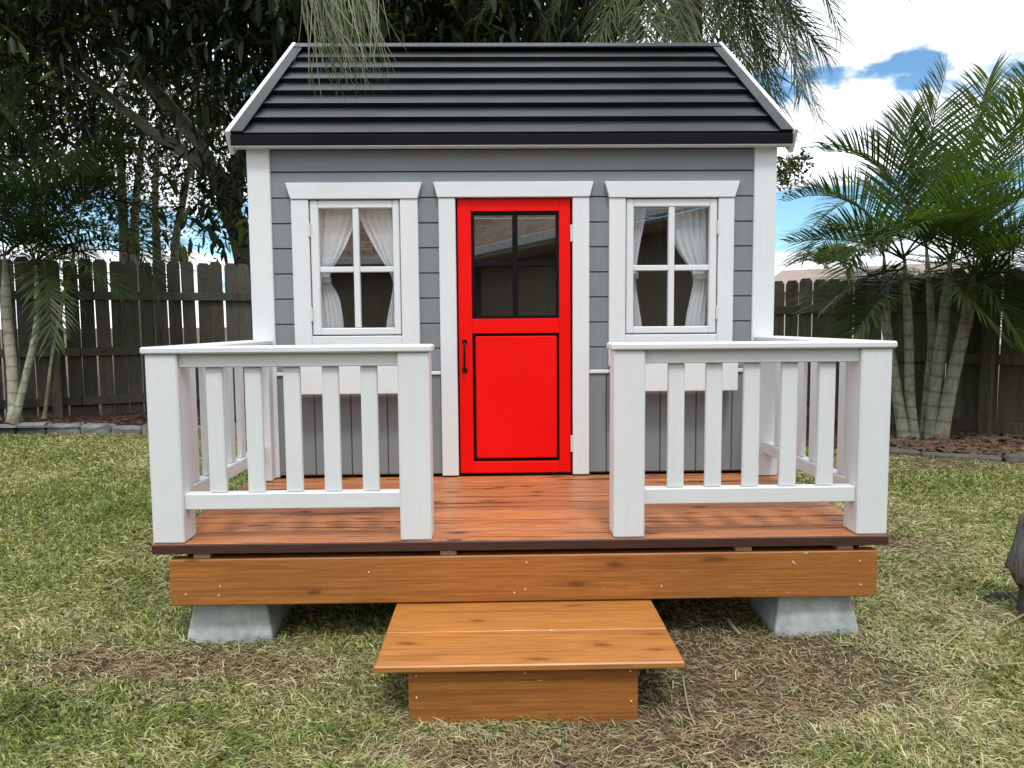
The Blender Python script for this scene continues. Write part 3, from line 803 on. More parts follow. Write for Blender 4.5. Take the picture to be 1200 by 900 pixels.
# corner behind the house
A_ = np.array([[ld[0], rd[0]], [ld[1], rd[1]]]); tt = np.linalg.solve(A_, RA - LA); CORN = LA + ld * tt[0]
lpost = np.linalg.norm(XY(66, 7.99) - LA)
fence(LA, CORN, -0.27, 1.69, [(0.13, 0.22), (0.655, 0.745), (1.25, 1.34)], "fence_old", "weathered dark picket fence behind the left palms", 0.134, [lpost + 2.44 * k for k in range(-2, 5)])
fence(CORN + np.array([0.06, -0.02]), RA, -0.40, 1.54, [(0.05, 0.19), (0.70, 0.79), (1.17, 1.26)], "fence_green", "mossy brown picket fence behind the right palm clump", 0.138, [0.3 + 2.44 * k for k in range(0, 4)])

# ------------------------------------------------------------------ planting beds with edging
def bed(name, poly, z, mat):
    bm = bmesh.new(); vs_ = [bm.verts.new((p[0], p[1], z)) for p in poly]; bt = [bm.verts.new((p[0], p[1], z - 0.2)) for p in poly]
    bm.faces.new(vs_); n = len(poly)
    for i in range(n): bm.faces.new([vs_[i], bt[i], bt[(i + 1) % n], vs_[(i + 1) % n]])
    o = mesh_obj(name, finish(bm, name), mat); return tag(o, kind="structure")
def stone_mesh(w, d, h, seed):
    r = np.random.default_rng(seed); bm = bmesh.new()
    box_bm(bm, (0, 0, 0), w, d, h, 0.018)
    bmesh.ops.subdivide_edges(bm, edges=[e for e in bm.edges if e.calc_length() > 0.06], cuts=1, use_grid_fill=True)
    for v in bm.verts: v.co += Vector(r.normal(0, 0.006, 3))
    return finish(bm, "edging_stone")
e0, e1 = on_ground(-330, 512, -0.36), on_ground(250, 509.5, -0.36)
lbed = bed("left_garden_bed", [e0[:2] + (0, .06), e1[:2] + (0, .06), LA + ld * (np.linalg.norm(LB - LA) - 0.1), LA + ld * 0.0], -0.275, "mulch")
ed = (e1 - e0)[:2]; el_ = np.linalg.norm(ed); ed /= el_; s = 0.0; k = 0
while s < el_:
    w = rng.uniform(0.27, 0.36)
    c = e0[:2] + ed * (s + w / 2)
    o = mesh_obj("edging_stone", stone_mesh(w - 0.012, 0.14, 0.15, k), "stone", lbed, (c[0], c[1], -0.325 + rng.normal(0, 0.008)))
    o.rotation_euler = (rng.normal(0, 0.03), rng.normal(0, 0.03), math.atan2(ed[1], ed[0]) + rng.normal(0, 0.04)); s += w; k += 1
r0, r1 = on_ground(1000, 531, -0.36), on_ground(1420, 560, -0.36)
rbed = bed("right_garden_bed", [r0[:2] + (0, .05), r1[:2] + (0, .05), RA, RB, RB + (-.6, .3), r0[:2] + (-.9, .5)], -0.325, "mulch")
ed = (r1 - r0)[:2]; el_ = np.linalg.norm(ed); ed /= el_; s = 0.0
while s < el_:
    w = rng.uniform(0.42, 0.6); c = r0[:2] + ed * (s + w / 2)
    o = mesh_obj("edging_stone", stone_mesh(w - 0.01, 0.09, 0.10, k), "kerb_stone", rbed, (c[0], c[1], -0.350 + rng.normal(0, 0.006)))
    o.rotation_euler = (rng.normal(0, 0.02), rng.normal(0, 0.02), math.atan2(ed[1], ed[0]) + rng.normal(0, 0.03)); s += w; k += 1
# mulch chips and dead leaves
def chips(name, pts, zf, mat, smin, smax, wa=0.2, wb=0.5):
    n = len(pts); a = rng.uniform(0, 6.28, n); l = rng.uniform(smin, smax, n); w = l * rng.uniform(wa, wb, n)
    dx = np.stack([np.cos(a) * l, np.sin(a) * l, rng.normal(0, .25, n) * l], 1); dy = np.stack([-np.sin(a) * w, np.cos(a) * w, rng.normal(0, .4, n) * w], 1)
    c = np.column_stack([pts, zf]); th = np.array([0, 0, 0.008 if wa > 0.1 else 0.003])
    V = np.stack([c - dx, c + dy, c + dx, c - dy, c + th], 1).reshape(-1, 3); b = np.arange(n)[:, None] * 5
    Fc = np.concatenate([b + [0, 1, 4], b + [1, 2, 4], b + [2, 3, 4], b + [3, 0, 4]], 1).reshape(-1, 3)
    return np_mesh(name, V, Fc, np.full(len(Fc), 3))
def rand_quad(p, n):
    u, v = rng.random(n)[:, None], rng.random(n)[:, None]
    return (p[0] * (1 - u) + p[1] * u) * (1 - v) + (p[3] * (1 - u) + p[2] * u) * v
q = rand_quad([e0[:2] + (0, .1), e1[:2] + (0, .1), LB, LA], 5000)
tag(mesh_obj("left_mulch_chips", chips("left_mulch_chips", q, np.full(len(q), -0.262), "mulch_chip", .012, .045), "mulch_chip", lbed), kind="stuff")
q = rand_quad([r0[:2] + (0, .08), r1[:2] + (0, .08), RA, RB], 4000)
tag(mesh_obj("right_mulch_chips", chips("right_mulch_chips", q, np.full(len(q), -0.312), "leaf_litter", .012, .05), "leaf_litter", rbed), kind="stuff")

# ------------------------------------------------------------------ palms
def bez(p0, p1, p2, n):
    t = np.linspace(0, 1, n)[:, None]
    return (1 - t) ** 2 * p0 + 2 * t * (1 - t) * p1 + t * t * p2

def frond_mesh(p0, p1, p2, nl, ll, lw, vee, droop, seed, r0=0.010, start=0.14, jit=0.12, segs=3, fwd=0.55):
    """a feather leaf: midrib along the curve p0-p1-p2, nl leaflets on each side, ll long, rising by vee and hanging by droop"""
    r = np.random.default_rng(seed)
    p0, p1, p2 = (np.array(p, float) for p in (p0, p1, p2))
    P = bez(p0, p1, p2, 14)
    V0, F0 = tube_arrays(P, np.linspace(r0, 0.0015, 14), 4)
    Vs = [V0]; loops = [F0.ravel()]; sizes = [np.full(len(F0), 4)]; off = len(V0)
    t = np.repeat(np.linspace(start, 0.995, nl), 2); sd_ = np.tile([1.0, -1.0], nl)
    t = np.clip(t + r.normal(0, 0.35 / nl, len(t)), 0.02, 1.0)
    tt_ = t[:, None]
    B = (1 - tt_) ** 2 * p0 + 2 * tt_ * (1 - tt_) * p1 + tt_ ** 2 * p2
    T = 2 * (1 - tt_) * (p1 - p0) + 2 * tt_ * (p2 - p1); T /= np.linalg.norm(T, axis=1)[:, None]
    Z = np.array([0, 0, 1.0]); S = np.cross(T, Z); nS = np.linalg.norm(S, axis=1)[:, None]
    S = np.where(nS > 0.15, S / (nS + 1e-9), np.array([1.0, 0, 0])); U = np.cross(S, T)
    l = ll * (0.40 + 0.60 * np.sin(np.pi * np.clip(t * 0.80 + 0.14, 0, 1))) * r.uniform(0.85, 1.1, len(t))
    f = fwd + 0.5 * t
    d = T * f[:, None] + S * (sd_ * (1.0 - 0.35 * t))[:, None] + U * vee + r.normal(0, jit, (len(t), 3))
    d /= np.linalg.norm(d, axis=1)[:, None]
    wd = np.cross(d, U); wd /= np.linalg.norm(wd, axis=1)[:, None] + 1e-9
    pts = [B]; dd = d.copy(); cur = B.copy()
    for k in range(segs):
        dd = dd + np.array([0, 0, -1.0]) * (droop * (0.5 + k) / segs) * r.uniform(0.6, 1.4, (len(t), 1)); dd /= np.linalg.norm(dd, axis=1)[:, None]
        cur = cur + dd * (l / segs)[:, None]; pts.append(cur)
    prof = [0.55, 1.0, 0.75, 0.0] if segs == 3 else [0.5, 1.0, 0.9, 0.6, 0.0]
    n = len(t); rows = []
    for k in range(segs):
        w = (lw * prof[k] * 0.5)
        rows += [pts[k] - wd * w, pts[k] + wd * w]
    rows.append(pts[segs]); m = len(rows)
    V = np.stack(rows, 1).reshape(-1, 3); b = np.arange(n)[:, None] * m + off
    for k in range(segs - 1):
        Q = b + np.array([2 * k, 2 * k + 1, 2 * k + 3, 2 * k + 2]); loops.append(Q.ravel()); sizes.append(np.full(n, 4))
    Q = b + np.array([2 * segs - 2, 2 * segs - 1, 2 * segs]); loops.append(Q.ravel()); sizes.append(np.full(n, 3))
    Vs.append(V)
    return np.concatenate(Vs), np.concatenate(loops), np.concatenate(sizes)

def add_frond(parent, p0, p1, p2, nl, ll, lw, vee, droop, mat, seed, name="frond", **kw):
    V, lo, sz = frond_mesh(p0, p1, p2, nl, ll, lw, vee, droop, seed, **kw)
    base = np.array(p0, float)
    return mesh_obj(name, np_mesh(name, V - base, lo, sz), mat, parent, base)

def random_fronds(parent, top, n, length, mat, seed, el=(15, 75), nl=50, ll=0.44, lw=0.014, az=None, droop=0.3):
    r = np.random.default_rng(seed)
    for k in range(n):
        a = r.uniform(0, 2 * math.pi) if az is None else R(r.uniform(*az)); e_ = R(r.uniform(*el)); ln = length * r.uniform(0.75, 1.1)
        d = np.array([math.cos(a) * math.cos(e_), math.sin(a) * math.cos(e_), math.sin(e_)])
        h = np.array([math.cos(a), math.sin(a), 0])
        p1 = top + d * ln * 0.6; p2 = p1 + (h * 0.85 + np.array([0, 0, 0.25 - 0.9 * r.random()])) * ln * 0.5
        add_frond(parent, top, p1, p2, nl, ll * r.uniform(.85, 1.15), lw, r.uniform(0.1, 0.6), droop * r.uniform(.6, 1.5), mat, seed * 100 + k, jit=0.06)

# right clump
ZR = 6.45
rp = empty("areca_palm", tuple(at(1085, 517, ZR)), "clump of tall green feather palms with ringed trunks by the right fence", "palm")
def palm_trunk(parent, pxs, Zs, r0, r1, mat):
    pts = spline([at(u, v, z) for (u, v), z in zip(pxs, Zs)], 30)
    rad = np.linspace(r0 * 0.84, r1 * 0.84, len(pts)); s = np.arange(len(pts))
    rad = rad * (1 + 0.05 * (s % 3 == 0)); rad[:3] *= np.array([1.45, 1.2, 1.08]); rad[-7:] *= np.linspace(1.0, 0.3, 7)
    tube("trunk", pts, rad, mat, parent, 12, base=WP[parent])
    return pts[-1]
tops = []
tops.append(palm_trunk(rp, [(1090, 522), (1096, 460), (1105, 387), (1114, 300)], [6.45, 6.45, 6.42, 6.4], 0.066, 0.050, "palm_trunk_green"))
tops.append(palm_trunk(rp, [(1101, 520), (1117, 440), (1133, 372), (1142, 320)], [6.4, 6.35, 6.3, 6.3], 0.068, 0.052, "palm_trunk"))
tops.append(palm_trunk(rp, [(1071, 516), (1066, 460), (1065, 395), (1060, 300)], [6.5, 6.5, 6.5, 6.5], 0.054, 0.040, "palm_trunk_green"))
tops.append(palm_trunk(rp, [(1060, 520), (1048, 440), (1038, 375), (1036, 300)], [6.5, 6.55, 6.6, 6.6], 0.056, 0.042, "palm_trunk_green"))
tops.append(palm_trunk(rp, [(1083, 518), (1088, 450), (1092, 390), (1085, 280)], [6.6, 6.65, 6.7, 6.7], 0.05, 0.036, "palm_trunk_green"))
MF = [((1142, 345), (1165, 325), (1190, 395), 6.1, 6.0), ((1062, 330), (1035, 325), (1010, 385), 6.3, 6.2), # start, bend, tip in the picture, then depth of bend and tip
    ((1060, 315), (1005, 205), (922, 236), 6.4, 6.2), ((1085, 300), (1045, 170), (968, 178), 6.6, 6.5), ((1110, 305), (1072, 190), (1108, 88), 6.4, 6.3),
    ((1120, 310), (1120, 180), (1205, 95), 6.4, 6.2), ((1140, 330), (1165, 190), (1240, 130), 6.3, 6.1), ((1062, 340), (1015, 315), (965, 362), 6.2, 6.0),
    ((1142, 340), (1180, 300), (1222, 352), 6.1, 5.9), ((1050, 300), (985, 235), (945, 300), 6.6, 6.5), ((1100, 310), (1020, 240), (990, 320), 6.2, 5.9),
    ((1085, 290), (1090, 180), (1040, 150), 6.8, 7.0), ((1120, 300), (1160, 220), (1190, 290), 6.5, 6.7), ((1135, 330), (1150, 250), (1110, 200), 6.6, 6.8),
    ((1110, 310), (1060, 240), (1030, 290), 6.0, 5.8), ((1140, 330), (1200, 240), (1265, 260), 6.2, 6.2), ((1062, 360), (1030, 340), (1000, 395), 6.1, 6.0),
    ((1100, 350), (1125, 330), (1170, 395), 6.0, 5.9), ((1085, 280), (1130, 180), (1160, 90), 6.7, 6.8), ((1142, 325), (1200, 200), (1260, 180), 6.0, 5.8), ((1142, 325), (1190, 260), (1255, 300), 6.4, 6.4), ((1142, 330), (1200, 300), (1240, 390), 6.3, 6.2), ((1142, 320), (1185, 150), (1210, 90), 6.6, 6.7), ((1114, 305), (1170, 250), (1215, 330), 6.0, 5.8), ((1060, 310), (1000, 270), (925, 285), 6.5, 6.4), ((1060, 310), (1040, 220), (1070, 130), 6.6, 6.8)]
for k, (a, b_, c, z1, z2) in enumerate(MF):
    top = tops[int(np.argmin([abs(a[0] - q) for q in (1114, 1142, 1060, 1036, 1085)]))]
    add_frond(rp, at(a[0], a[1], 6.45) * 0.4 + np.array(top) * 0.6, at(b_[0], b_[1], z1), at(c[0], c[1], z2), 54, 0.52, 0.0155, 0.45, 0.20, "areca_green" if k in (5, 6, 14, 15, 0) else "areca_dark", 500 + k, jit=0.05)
for k, tp in enumerate(tops):
    random_fronds(rp, np.array(tp) - (0, 0, 0.05 + 0.06 * k), 2, 0.95, "areca_green" if k in (1, 2) else "areca_dark", 140 + k, (-5, 40), 36, 0.36, 0.014)
    random_fronds(rp, np.array(tp), 2, 1.5, "areca_dark" if k % 2 else "areca_green", 40 + k, (20, 75))
tp = np.array(tops[1]); random_fronds(rp, tp + (0.5, 0.2, -0.1), 4, 1.3, "areca_green", 77, (10, 60))
# left clump
ZL = 7.45
lp = empty("areca_palm", tuple(at(18, 496, ZL)), "dark feather palms with thin pale trunks by the left fence", "palm")
lt = [palm_trunk(lp, [(17, 494), (14, 430), (8, 370), (5, 300)], [7.4, 7.4, 7.4, 7.4], 0.062, 0.05, "palm_trunk"),
      palm_trunk(lp, [(17, 496), (33, 430), (44, 375), (42, 310)], [7.35, 7.35, 7.35, 7.4], 0.042, 0.034, "palm_trunk_green"),
      palm_trunk(lp, [(-6, 494), (-20, 420), (-30, 350), (-38, 280)], [7.4, 7.4, 7.4, 7.4], 0.05, 0.042, "palm_trunk"),
      palm_trunk(lp, [(52, 490), (64, 400), (88, 290), (98, 230)], [7.75, 7.75, 7.75, 7.7], 0.02, 0.016, "palm_trunk_green")]
ML = [((42, 310), (85, 230), (165, 300), 7.2, 7.0), ((42, 310), (70, 190), (-10, 120), 7.3, 7.2), ((42, 310), (130, 265), (255, 335), 7.3, 7.2), ((98, 230), (130, 200), (215, 300), 7.6, 7.5),
      ((5, 300), (30, 200), (110, 210), 7.2, 7.1), ((5, 300), (-10, 190), (60, 140), 7.4, 7.4), ((98, 230), (80, 160), (10, 190), 7.6, 7.5), ((98, 230), (105, 150), (160, 160), 7.7, 7.6),
      ((42, 310), (60, 290), (60, 400), 7.1, 7.0), ((42, 310), (90, 285), (140, 345), 7.0, 6.9), ((5, 300), (30, 260), (90, 320), 7.2, 7.1), ((98, 230), (150, 240), (185, 340), 7.4, 7.3),
      ((-38, 280), (0, 200), (80, 240), 7.3, 7.2), ((-38, 280), (-10, 170), (20, 100), 7.4, 7.3), ((98, 230), (170, 230), (280, 300), 7.6, 7.6), ((42, 310), (20, 250), (-30, 300), 7.2, 7.0)]
for k, (a, b_, c, z1, z2) in enumerate(ML):
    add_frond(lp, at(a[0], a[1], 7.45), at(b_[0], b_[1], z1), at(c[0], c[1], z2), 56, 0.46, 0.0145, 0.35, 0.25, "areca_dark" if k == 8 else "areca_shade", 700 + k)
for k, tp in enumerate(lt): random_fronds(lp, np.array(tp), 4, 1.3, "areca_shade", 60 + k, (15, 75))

# tall palm behind the house: its crown is above the picture, the fronds hang into it
qb = at(800, 420, 6.9); qtop = at(800, -190, 6.6)
qp = empty("queen_palm", (qb[0], qb[1], -0.37), "tall palm behind the playhouse with grey-green fronds drooping past the roof", "palm")
pts = spline([(qb[0], qb[1], -0.4), (qb[0] + .05, qb[1], 1.5), tuple(qtop)], 36)
tube("trunk", pts, np.linspace(0.17, 0.13, len(pts)), "palm_trunk", qp, 14, base=WP[qp])
# the spray in front of the roof on the left: long thin hanging leaflets
def hanging_spray(parent, a, b_, n, seed, lmin, lmax, mat):
    """a frond arching over from the crown whose thread-like leaflets hang straight down"""
    r = np.random.default_rng(seed); a = np.array(a); b_ = np.array(b_)
    P = np.concatenate([bez(qtop, np.array(at(640, -430, 4.6)), a, 14), bez(a, (a + b_) / 2 + (0, 0, 0.03), b_, 6)[1:]])
    V0, F0 = tube_arrays(P, np.linspace(0.02, 0.002, len(P)), 5)
    t = r.random(n) ** 0.8; B = a * (1 - t)[:, None] + b_ * t[:, None] + r.normal(0, 0.035, (n, 3)); ln = r.uniform(lmin, lmax, n) * (1 - 0.25 * np.abs(t - 0.4))
    d = np.stack([r.normal(0.10, 0.14, n), r.normal(0, 0.18, n), np.full(n, -1.0)], 1); d /= np.linalg.norm(d, axis=1)[:, None]
    bend = np.stack([r.normal(0.06, 0.16, n), r.normal(0, 0.12, n), np.zeros(n)], 1)
    wv = np.stack([np.ones(n), r.normal(0, 0.6, n), np.zeros(n)], 1); wv /= np.linalg.norm(wv, axis=1)[:, None]
    K = 5; rows = []
    for k in range(K):
        f = k / K; c = B + d * (ln * f)[:, None] + bend * (ln * f * f)[:, None]; w = 0.0024 * (1 - 0.55 * f)
        rows += [c - wv * w, c + wv * w]
    rows.append(B + d * ln[:, None] + bend * ln[:, None]); m = len(rows)
    V = np.stack(rows, 1).reshape(-1, 3); b = np.arange(n)[:, None] * m + len(V0); loops = [F0.ravel()]; sizes = [np.full(len(F0), 4)]
    for k in range(K - 1): loops.append((b + np.array([2 * k, 2 * k + 1, 2 * k + 3, 2 * k + 2])).ravel()); sizes.append(np.full(n, 4))
    loops.append((b + np.array([m - 3, m - 2, m - 1])).ravel()); sizes.append(np.full(n, 3))
    base = np.array(qtop)
    return mesh_obj("frond", np_mesh("frond", np.concatenate([V0, V]) - base, np.concatenate(loops), np.concatenate(sizes)), mat, parent, base)
hanging_spray(qp, at(438, -24, 3.12), at(360, 0, 3.0), 95, 900, 0.20, 0.44, "queen_grey")
hanging_spray(qp, at(425, -5, 3.15), at(380, 22, 3.05), 50, 901, 0.20, 0.42, "queen_green")
QF = [((870, -60), (905, 120), 6.3, 6.1, "queen_green"), ((900, -80), (955, 90), 6.5, 6.4, "queen_green"), ((840, -40), (880, 100), 6.2, 6.0, "queen_green"), ((860, -20), (870, 130), 6.4, 6.3, "dead_frond"),
      ((930, -120), (985, 40), 6.6, 6.6, "queen_green"), ((860, -30), (925, 160), 6.8, 6.9, "queen_green"), ((770, -60), (755, 60), 6.0, 5.7, "queen_green"), ((740, -60), (700, 50), 6.2, 6.0, "queen_green"),
      ((790, -50), (800, 70), 6.1, 5.9, "queen_green"), ((830, -80), (850, 60), 6.3, 6.2, "queen_green"), ((720, -120), (640, 30), 6.3, 6.2, "queen_green"), ((900, -30), (940, 110), 6.2, 6.0, "queen_green"),
      ((880, -100), (930, 30), 7.0, 7.2, "queen_green"), ((960, -160), (1060, -20), 6.4, 6.3, "queen_green"), ((820, -20), (835, 90), 7.2, 7.4, "queen_green"), ((700, -160), (560, 20), 6.6, 6.5, "queen_green"), ((905, -60), (960, 140), 6.9, 6.9, "queen_green"),
      ((880, 0), (945, 75), 6.3, 6.2, "queen_green"), ((870, 0), (915, 165), 6.5, 6.5, "queen_green"), ((900, -20), (965, 60), 6.7, 6.7, "queen_green"), ((760, -40), (730, 60), 6.6, 6.5, "queen_green"), ((810, -40), (770, 60), 6.9, 6.9, "queen_green"), ((850, -40), (905, 70), 7.1, 7.2, "queen_green")]
for k, (b_, c, z1, z2, mt) in enumerate(QF):
    add_frond(qp, qtop, at(b_[0], b_[1], z1), at(c[0], c[1], z2), 82, 0.55, 0.0130, 0.12, 0.5, mt, 920 + k, start=0.18, jit=0.22, r0=0.02)

# ------------------------------------------------------------------ broadleaf trees
def leaves(C, ln, wd, cols, droop, r, spread=1.0):
    """one folded leaf per centre; returns arrays"""
    n = len(C); a = r.uniform(0, 2 * math.pi, n); e_ = r.normal(-droop, 0.5 * spread, n)
    d = np.stack([np.cos(a) * np.cos(e_), np.sin(a) * np.cos(e_), np.sin(e_)], 1)
    s = np.cross(d, np.array([0, 0, 1.0])) + r.normal(0, 0.35, (n, 3)); s -= (s * d).sum(1)[:, None] * d; s /= np.linalg.norm(s, axis=1)[:, None]
    u = np.cross(s, d); l = ln * r.uniform(0.6, 1.2, n)[:, None]; w = wd * r.uniform(0.7, 1.2, n)[:, None]
    b0 = C - d * l * 0.5; tip = C + d * l * 0.5 - u * l * 0.10
    A1 = C - d * l * .2 + u * w * .16; A2 = C + d * l * .2 + u * w * .14 - u * l * .03
    V = np.stack([b0, A1 + s * w * .46, A2 + s * w * .40, tip, A2 - s * w * .40, A1 - s * w * .46], 1).reshape(-1, 3)
    b = np.arange(n)[:, None] * 6
    Fc = np.concatenate([b + [0, 3, 1], b + [1, 3, 2], b + [0, 5, 3], b + [5, 4, 3]], 1).reshape(-1, 3)
    return V, Fc, np.repeat(cols, 6, 0)

def crown(name, parent, blobs, per, ln, wd, palette, droop, seed, mat, clump=0.22, csize=28):
    """blobs: (u, v, Z, radius in picture px, depth radius m, density); leaves gathered in clumps"""
    r = np.random.default_rng(seed); Cs = []; Co = []
    pal = np.array(palette)
    for (u, v, Z, rad, dr, dens) in blobs:
        nc = max(1, int(per * dens * (rad / 60.0) ** 2))
        ang = r.uniform(0, 2 * math.pi, nc); rr = rad * np.sqrt(r.random(nc)); dz = r.uniform(-dr, dr, nc)
        for k in range(nc):
            c = at(u + rr[k] * math.cos(ang[k]), v + rr[k] * math.sin(ang[k]) * 0.9, Z + dz[k])
            m = int(csize * r.uniform(0.5, 1.4)); cl = clump * r.uniform(0.6, 1.4)
            Cs.append(c + r.normal(0, cl, (m, 3)) * np.array([1, 1, 0.7])); tone = pal[r.integers(len(pal))] * r.uniform(0.7, 1.3)
            Co.append(np.clip(tone * r.uniform(0.7, 1.3, (m, 1)), 0.004, 0.6))
    C = np.concatenate(Cs); cols = np.concatenate(Co)
    V, Fc, cc_ = leaves(C, ln, wd, cols, droop, r)
    base = np.array(WP[parent])
    return mesh_obj(name, np_mesh(name, V - base, Fc, np.full(len(Fc), 3), cc_), mat, parent, base)

def limb(parent, pxs, r0, r1, mat, name="limb", n=24):
    pts = spline([at(u, v, z) for (u, v, z) in pxs], n)
    pts[1:-1] += rng.normal(0, 0.012, pts[1:-1].shape)
    return tube(name, pts, np.linspace(r0, r1, len(pts)), mat, parent, 9, base=WP[parent])

# big broad-leaved tree whose canopy roofs the upper left
tb = at(292, 470, 10.2)
bt = empty("mango_tree", (tb[0], tb[1], -0.37), "large dark broad-leaved tree arching over the playhouse from behind the left fence", "tree")
tube("trunk", spline([(tb[0], tb[1], -0.45), tuple(at(290, 330, 10.2)), tuple(at(272, 250, 10.1)), tuple(at(252, 200, 10.0))], 24), np.linspace(0.16, 0.12, 25), "bark_dark", bt, 14, base=WP[bt])
limb(bt, [(252, 202, 10.0), (222, 150, 9.8), (178, 104, 9.6), (140, 62, 9.4), (90, -10, 9.0), (50, -80, 8.6)], 0.105, 0.05, "bark")  # lit limbs: light put into a paler bark than the trunk's
limb(bt, [(254, 206, 10.0), (215, 178, 9.8), (170, 148, 9.7), (110, 100, 9.5), (60, 60, 9.3), (10, 20, 9.1)], 0.085, 0.03, "bark")
limb(bt, [(158, 82, 9.5), (190, 60, 9.3), (240, 20, 9.0), (300, -40, 8.5)], 0.05, 0.025, "bark")
limb(bt, [(122, 40, 9.3), (90, 5, 9.2), (60, -40, 9.0)], 0.05, 0.03, "bark")
limb(bt, [(272, 250, 10.1), (290, 150, 9.8), (340, 50, 9.3), (430, -60, 8.6), (560, -120, 8.0)], 0.11, 0.05, "bark_dark")
limb(bt, [(340, 50, 9.3), (420, 20, 9.0), (520, -10, 8.8), (640, -30, 8.6)], 0.06, 0.02, "bark_dark")
limb(bt, [(430, -60, 8.6), (520, 0, 8.2), (600, 40, 8.0)], 0.04, 0.012, "bark_dark")
DARK = [(0.012, 0.022, 0.010), (0.016, 0.027, 0.012), (0.010, 0.020, 0.014), (0.022, 0.032, 0.010), (0.012, 0.020, 0.010), (0.055, 0.075, 0.012)]  # leaf colours darkened so that the crown looks backlit
BL = []
for u in range(-60, 740, 55):
    BL.append((u, -30, 8.6, 70, 1.0, 1.1)); 
    BL.append((u + 20, 25, 8.9, 60, 1.0, 0.9))
for u, v, rad, dens in ((20, 90, 70, 1.1), (90, 70, 60, .8), (60, 150, 60, .8), (190, 30, 55, 1), (240, 90, 55, .9), (300, 70, 55, 1.1), (270, 150, 45, .8), (272, 215, 32, 1.8), (258, 250, 24, 1.6), (282, 262, 24, 1.8), (275, 290, 16, 1.2), (330, 30, 60, 1),
                        (420, 30, 60, 1), (510, 30, 60, 1), (600, 30, 55, .9), (660, 20, 50, .6), (0, 190, 55, .7), (210, 200, 35, .5), (160, 130, 45, .7), (30, 150, 60, .8), (110, 160, 50, .6), (230, 150, 40, .6), (60, 210, 50, .5)):
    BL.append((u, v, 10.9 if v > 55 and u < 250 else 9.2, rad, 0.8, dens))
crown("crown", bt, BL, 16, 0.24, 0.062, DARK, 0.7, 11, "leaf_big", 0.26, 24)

# finer-leaved trees farther back, sky showing through
OLIVE = [(0.040, 0.048, 0.013), (0.060, 0.066, 0.015), (0.030, 0.038, 0.012), (0.080, 0.082, 0.018)]
def fine_tree(base_u, Z, stems, blobs, label, seed, per=62, ln=0.10, wd=0.045, clump=0.26):
    b = at(base_u, 420, Z); t_ = empty("slender_tree", (b[0], b[1], -0.37), label, "tree", "trees beyond the left fence")
    for s_ in stems:
        p = [(at(s_[0][0], 380, Z)[0], at(s_[0][0], 380, Z)[1], -0.4)] + [tuple(at(u, v, Z)) for u, v in s_]
        P_ = spline(p, 20); tube("trunk", P_, np.linspace(s_w, s_w * 0.45, len(P_)), "bark", t_, 9, base=WP[t_])
    crown("crown", t_, [(u, v, Z, rad, 0.9, d_) for u, v, rad, d_ in blobs], per, ln, wd, OLIVE, 0.3, seed, "leaf_fine", clump, 30)
s_w = 0.10
fine_tree(150, 13.0, [[(146, 300), (143, 220), (140, 120), (150, 20)], [(158, 300), (160, 230), (172, 120)]], [(150, 170, 55, .75), (90, 190, 55, .8), (190, 160, 50, .8), (130, 250, 45, .9), (60, 250, 50, .7), (180, 260, 30, .9), (120, 110, 60, .9), (200, 100, 50, .9), (40, 120, 60, .9)], "thin pale-trunked tree behind the left fence, left of its neighbour", 21)
fine_tree(195, 14.5, [[(184, 300), (182, 230), (186, 140)], [(205, 300), (214, 240), (225, 180)]], [(215, 205, 40, .9), (185, 285, 24, 1.0), (250, 215, 34, .8), (235, 150, 50, .9), (240, 270, 22, .5), (270, 240, 26, .7), (215, 120, 50, .9), (290, 120, 50, .9), (290, 190, 40, .8)], "olive-green tree between the pale trunks and the playhouse corner", 22)
fine_tree(480, 14.0, [[(480, 300), (490, 150), (500, 0)]], [(400, 20, 70, .6), (480, 30, 70, .6), (560, 20, 70, .6), (640, 30, 60, .5), (330, 60, 60, .7)], "tree rising behind the middle of the playhouse roof", 23)
fine_tree(-40, 12.0, [[(-40, 300), (-45, 150), (-40, 0)]], [(0, 230, 50, .6), (-40, 150, 80, .9), (20, 60, 70, .9), (20, 290, 30, .6)], "tree at the far left edge behind the left palms", 24)
# small shoot of leaves right of the eave
s_w = 0.02
fine_tree(890, 9.5, [[(885, 330), (890, 240), (915, 200)]], [(918, 195, 16, .9), (930, 188, 14, .8), (912, 210, 12, .8)], "small leafy tree showing under the right eave", 25, 120, 0.10, 0.035, 0.09)

# far vegetation and the neighbour's house on the right
def far_bush(u, v, Z, w, h, label, seed):
    b = at(u, 375, Z); t_ = empty("distant_palm", (b[0], b[1], -0.37), label, "palm")
    top = at(u, v, Z)
    tube("trunk", [(b[0], b[1], -0.4), tuple((np.array(top) + b) / 2), tuple(top)], 0.12, "bark", t_, 8, base=WP[t_])
    r = np.random.default_rng(seed)
    for k in range(14):
        a = r.uniform(0, 6.28); e_ = r.uniform(0.1, 1.4); d = np.array([math.cos(a) * math.cos(e_), math.sin(a) * math.cos(e_), math.sin(e_)])
        p1 = top + d * h * .6; p2 = p1 + np.array([d[0], d[1], 0.1 - .5 * r.random()]) * w * .5
        add_frond(t_, top, p1, p2, 18, 0.55, 0.08, 0.3, 0.4, "areca_green", seed + k)
far_bush(968, 312, 36.0, 1.8, 1.3, "distant small palm behind the pink roof, left one", 300)
far_bush(990, 308, 37.0, 2.0, 1.6, "distant small palm behind the pink roof, right one", 330)
def uv_quad(me, quads):
    uv = me.uv_layers.new(name="UVMap")
    for p in me.polygons:
        for li, vi in zip(p.loop_indices, p.vertices):
            uv.data[li].uv = quads[vi]
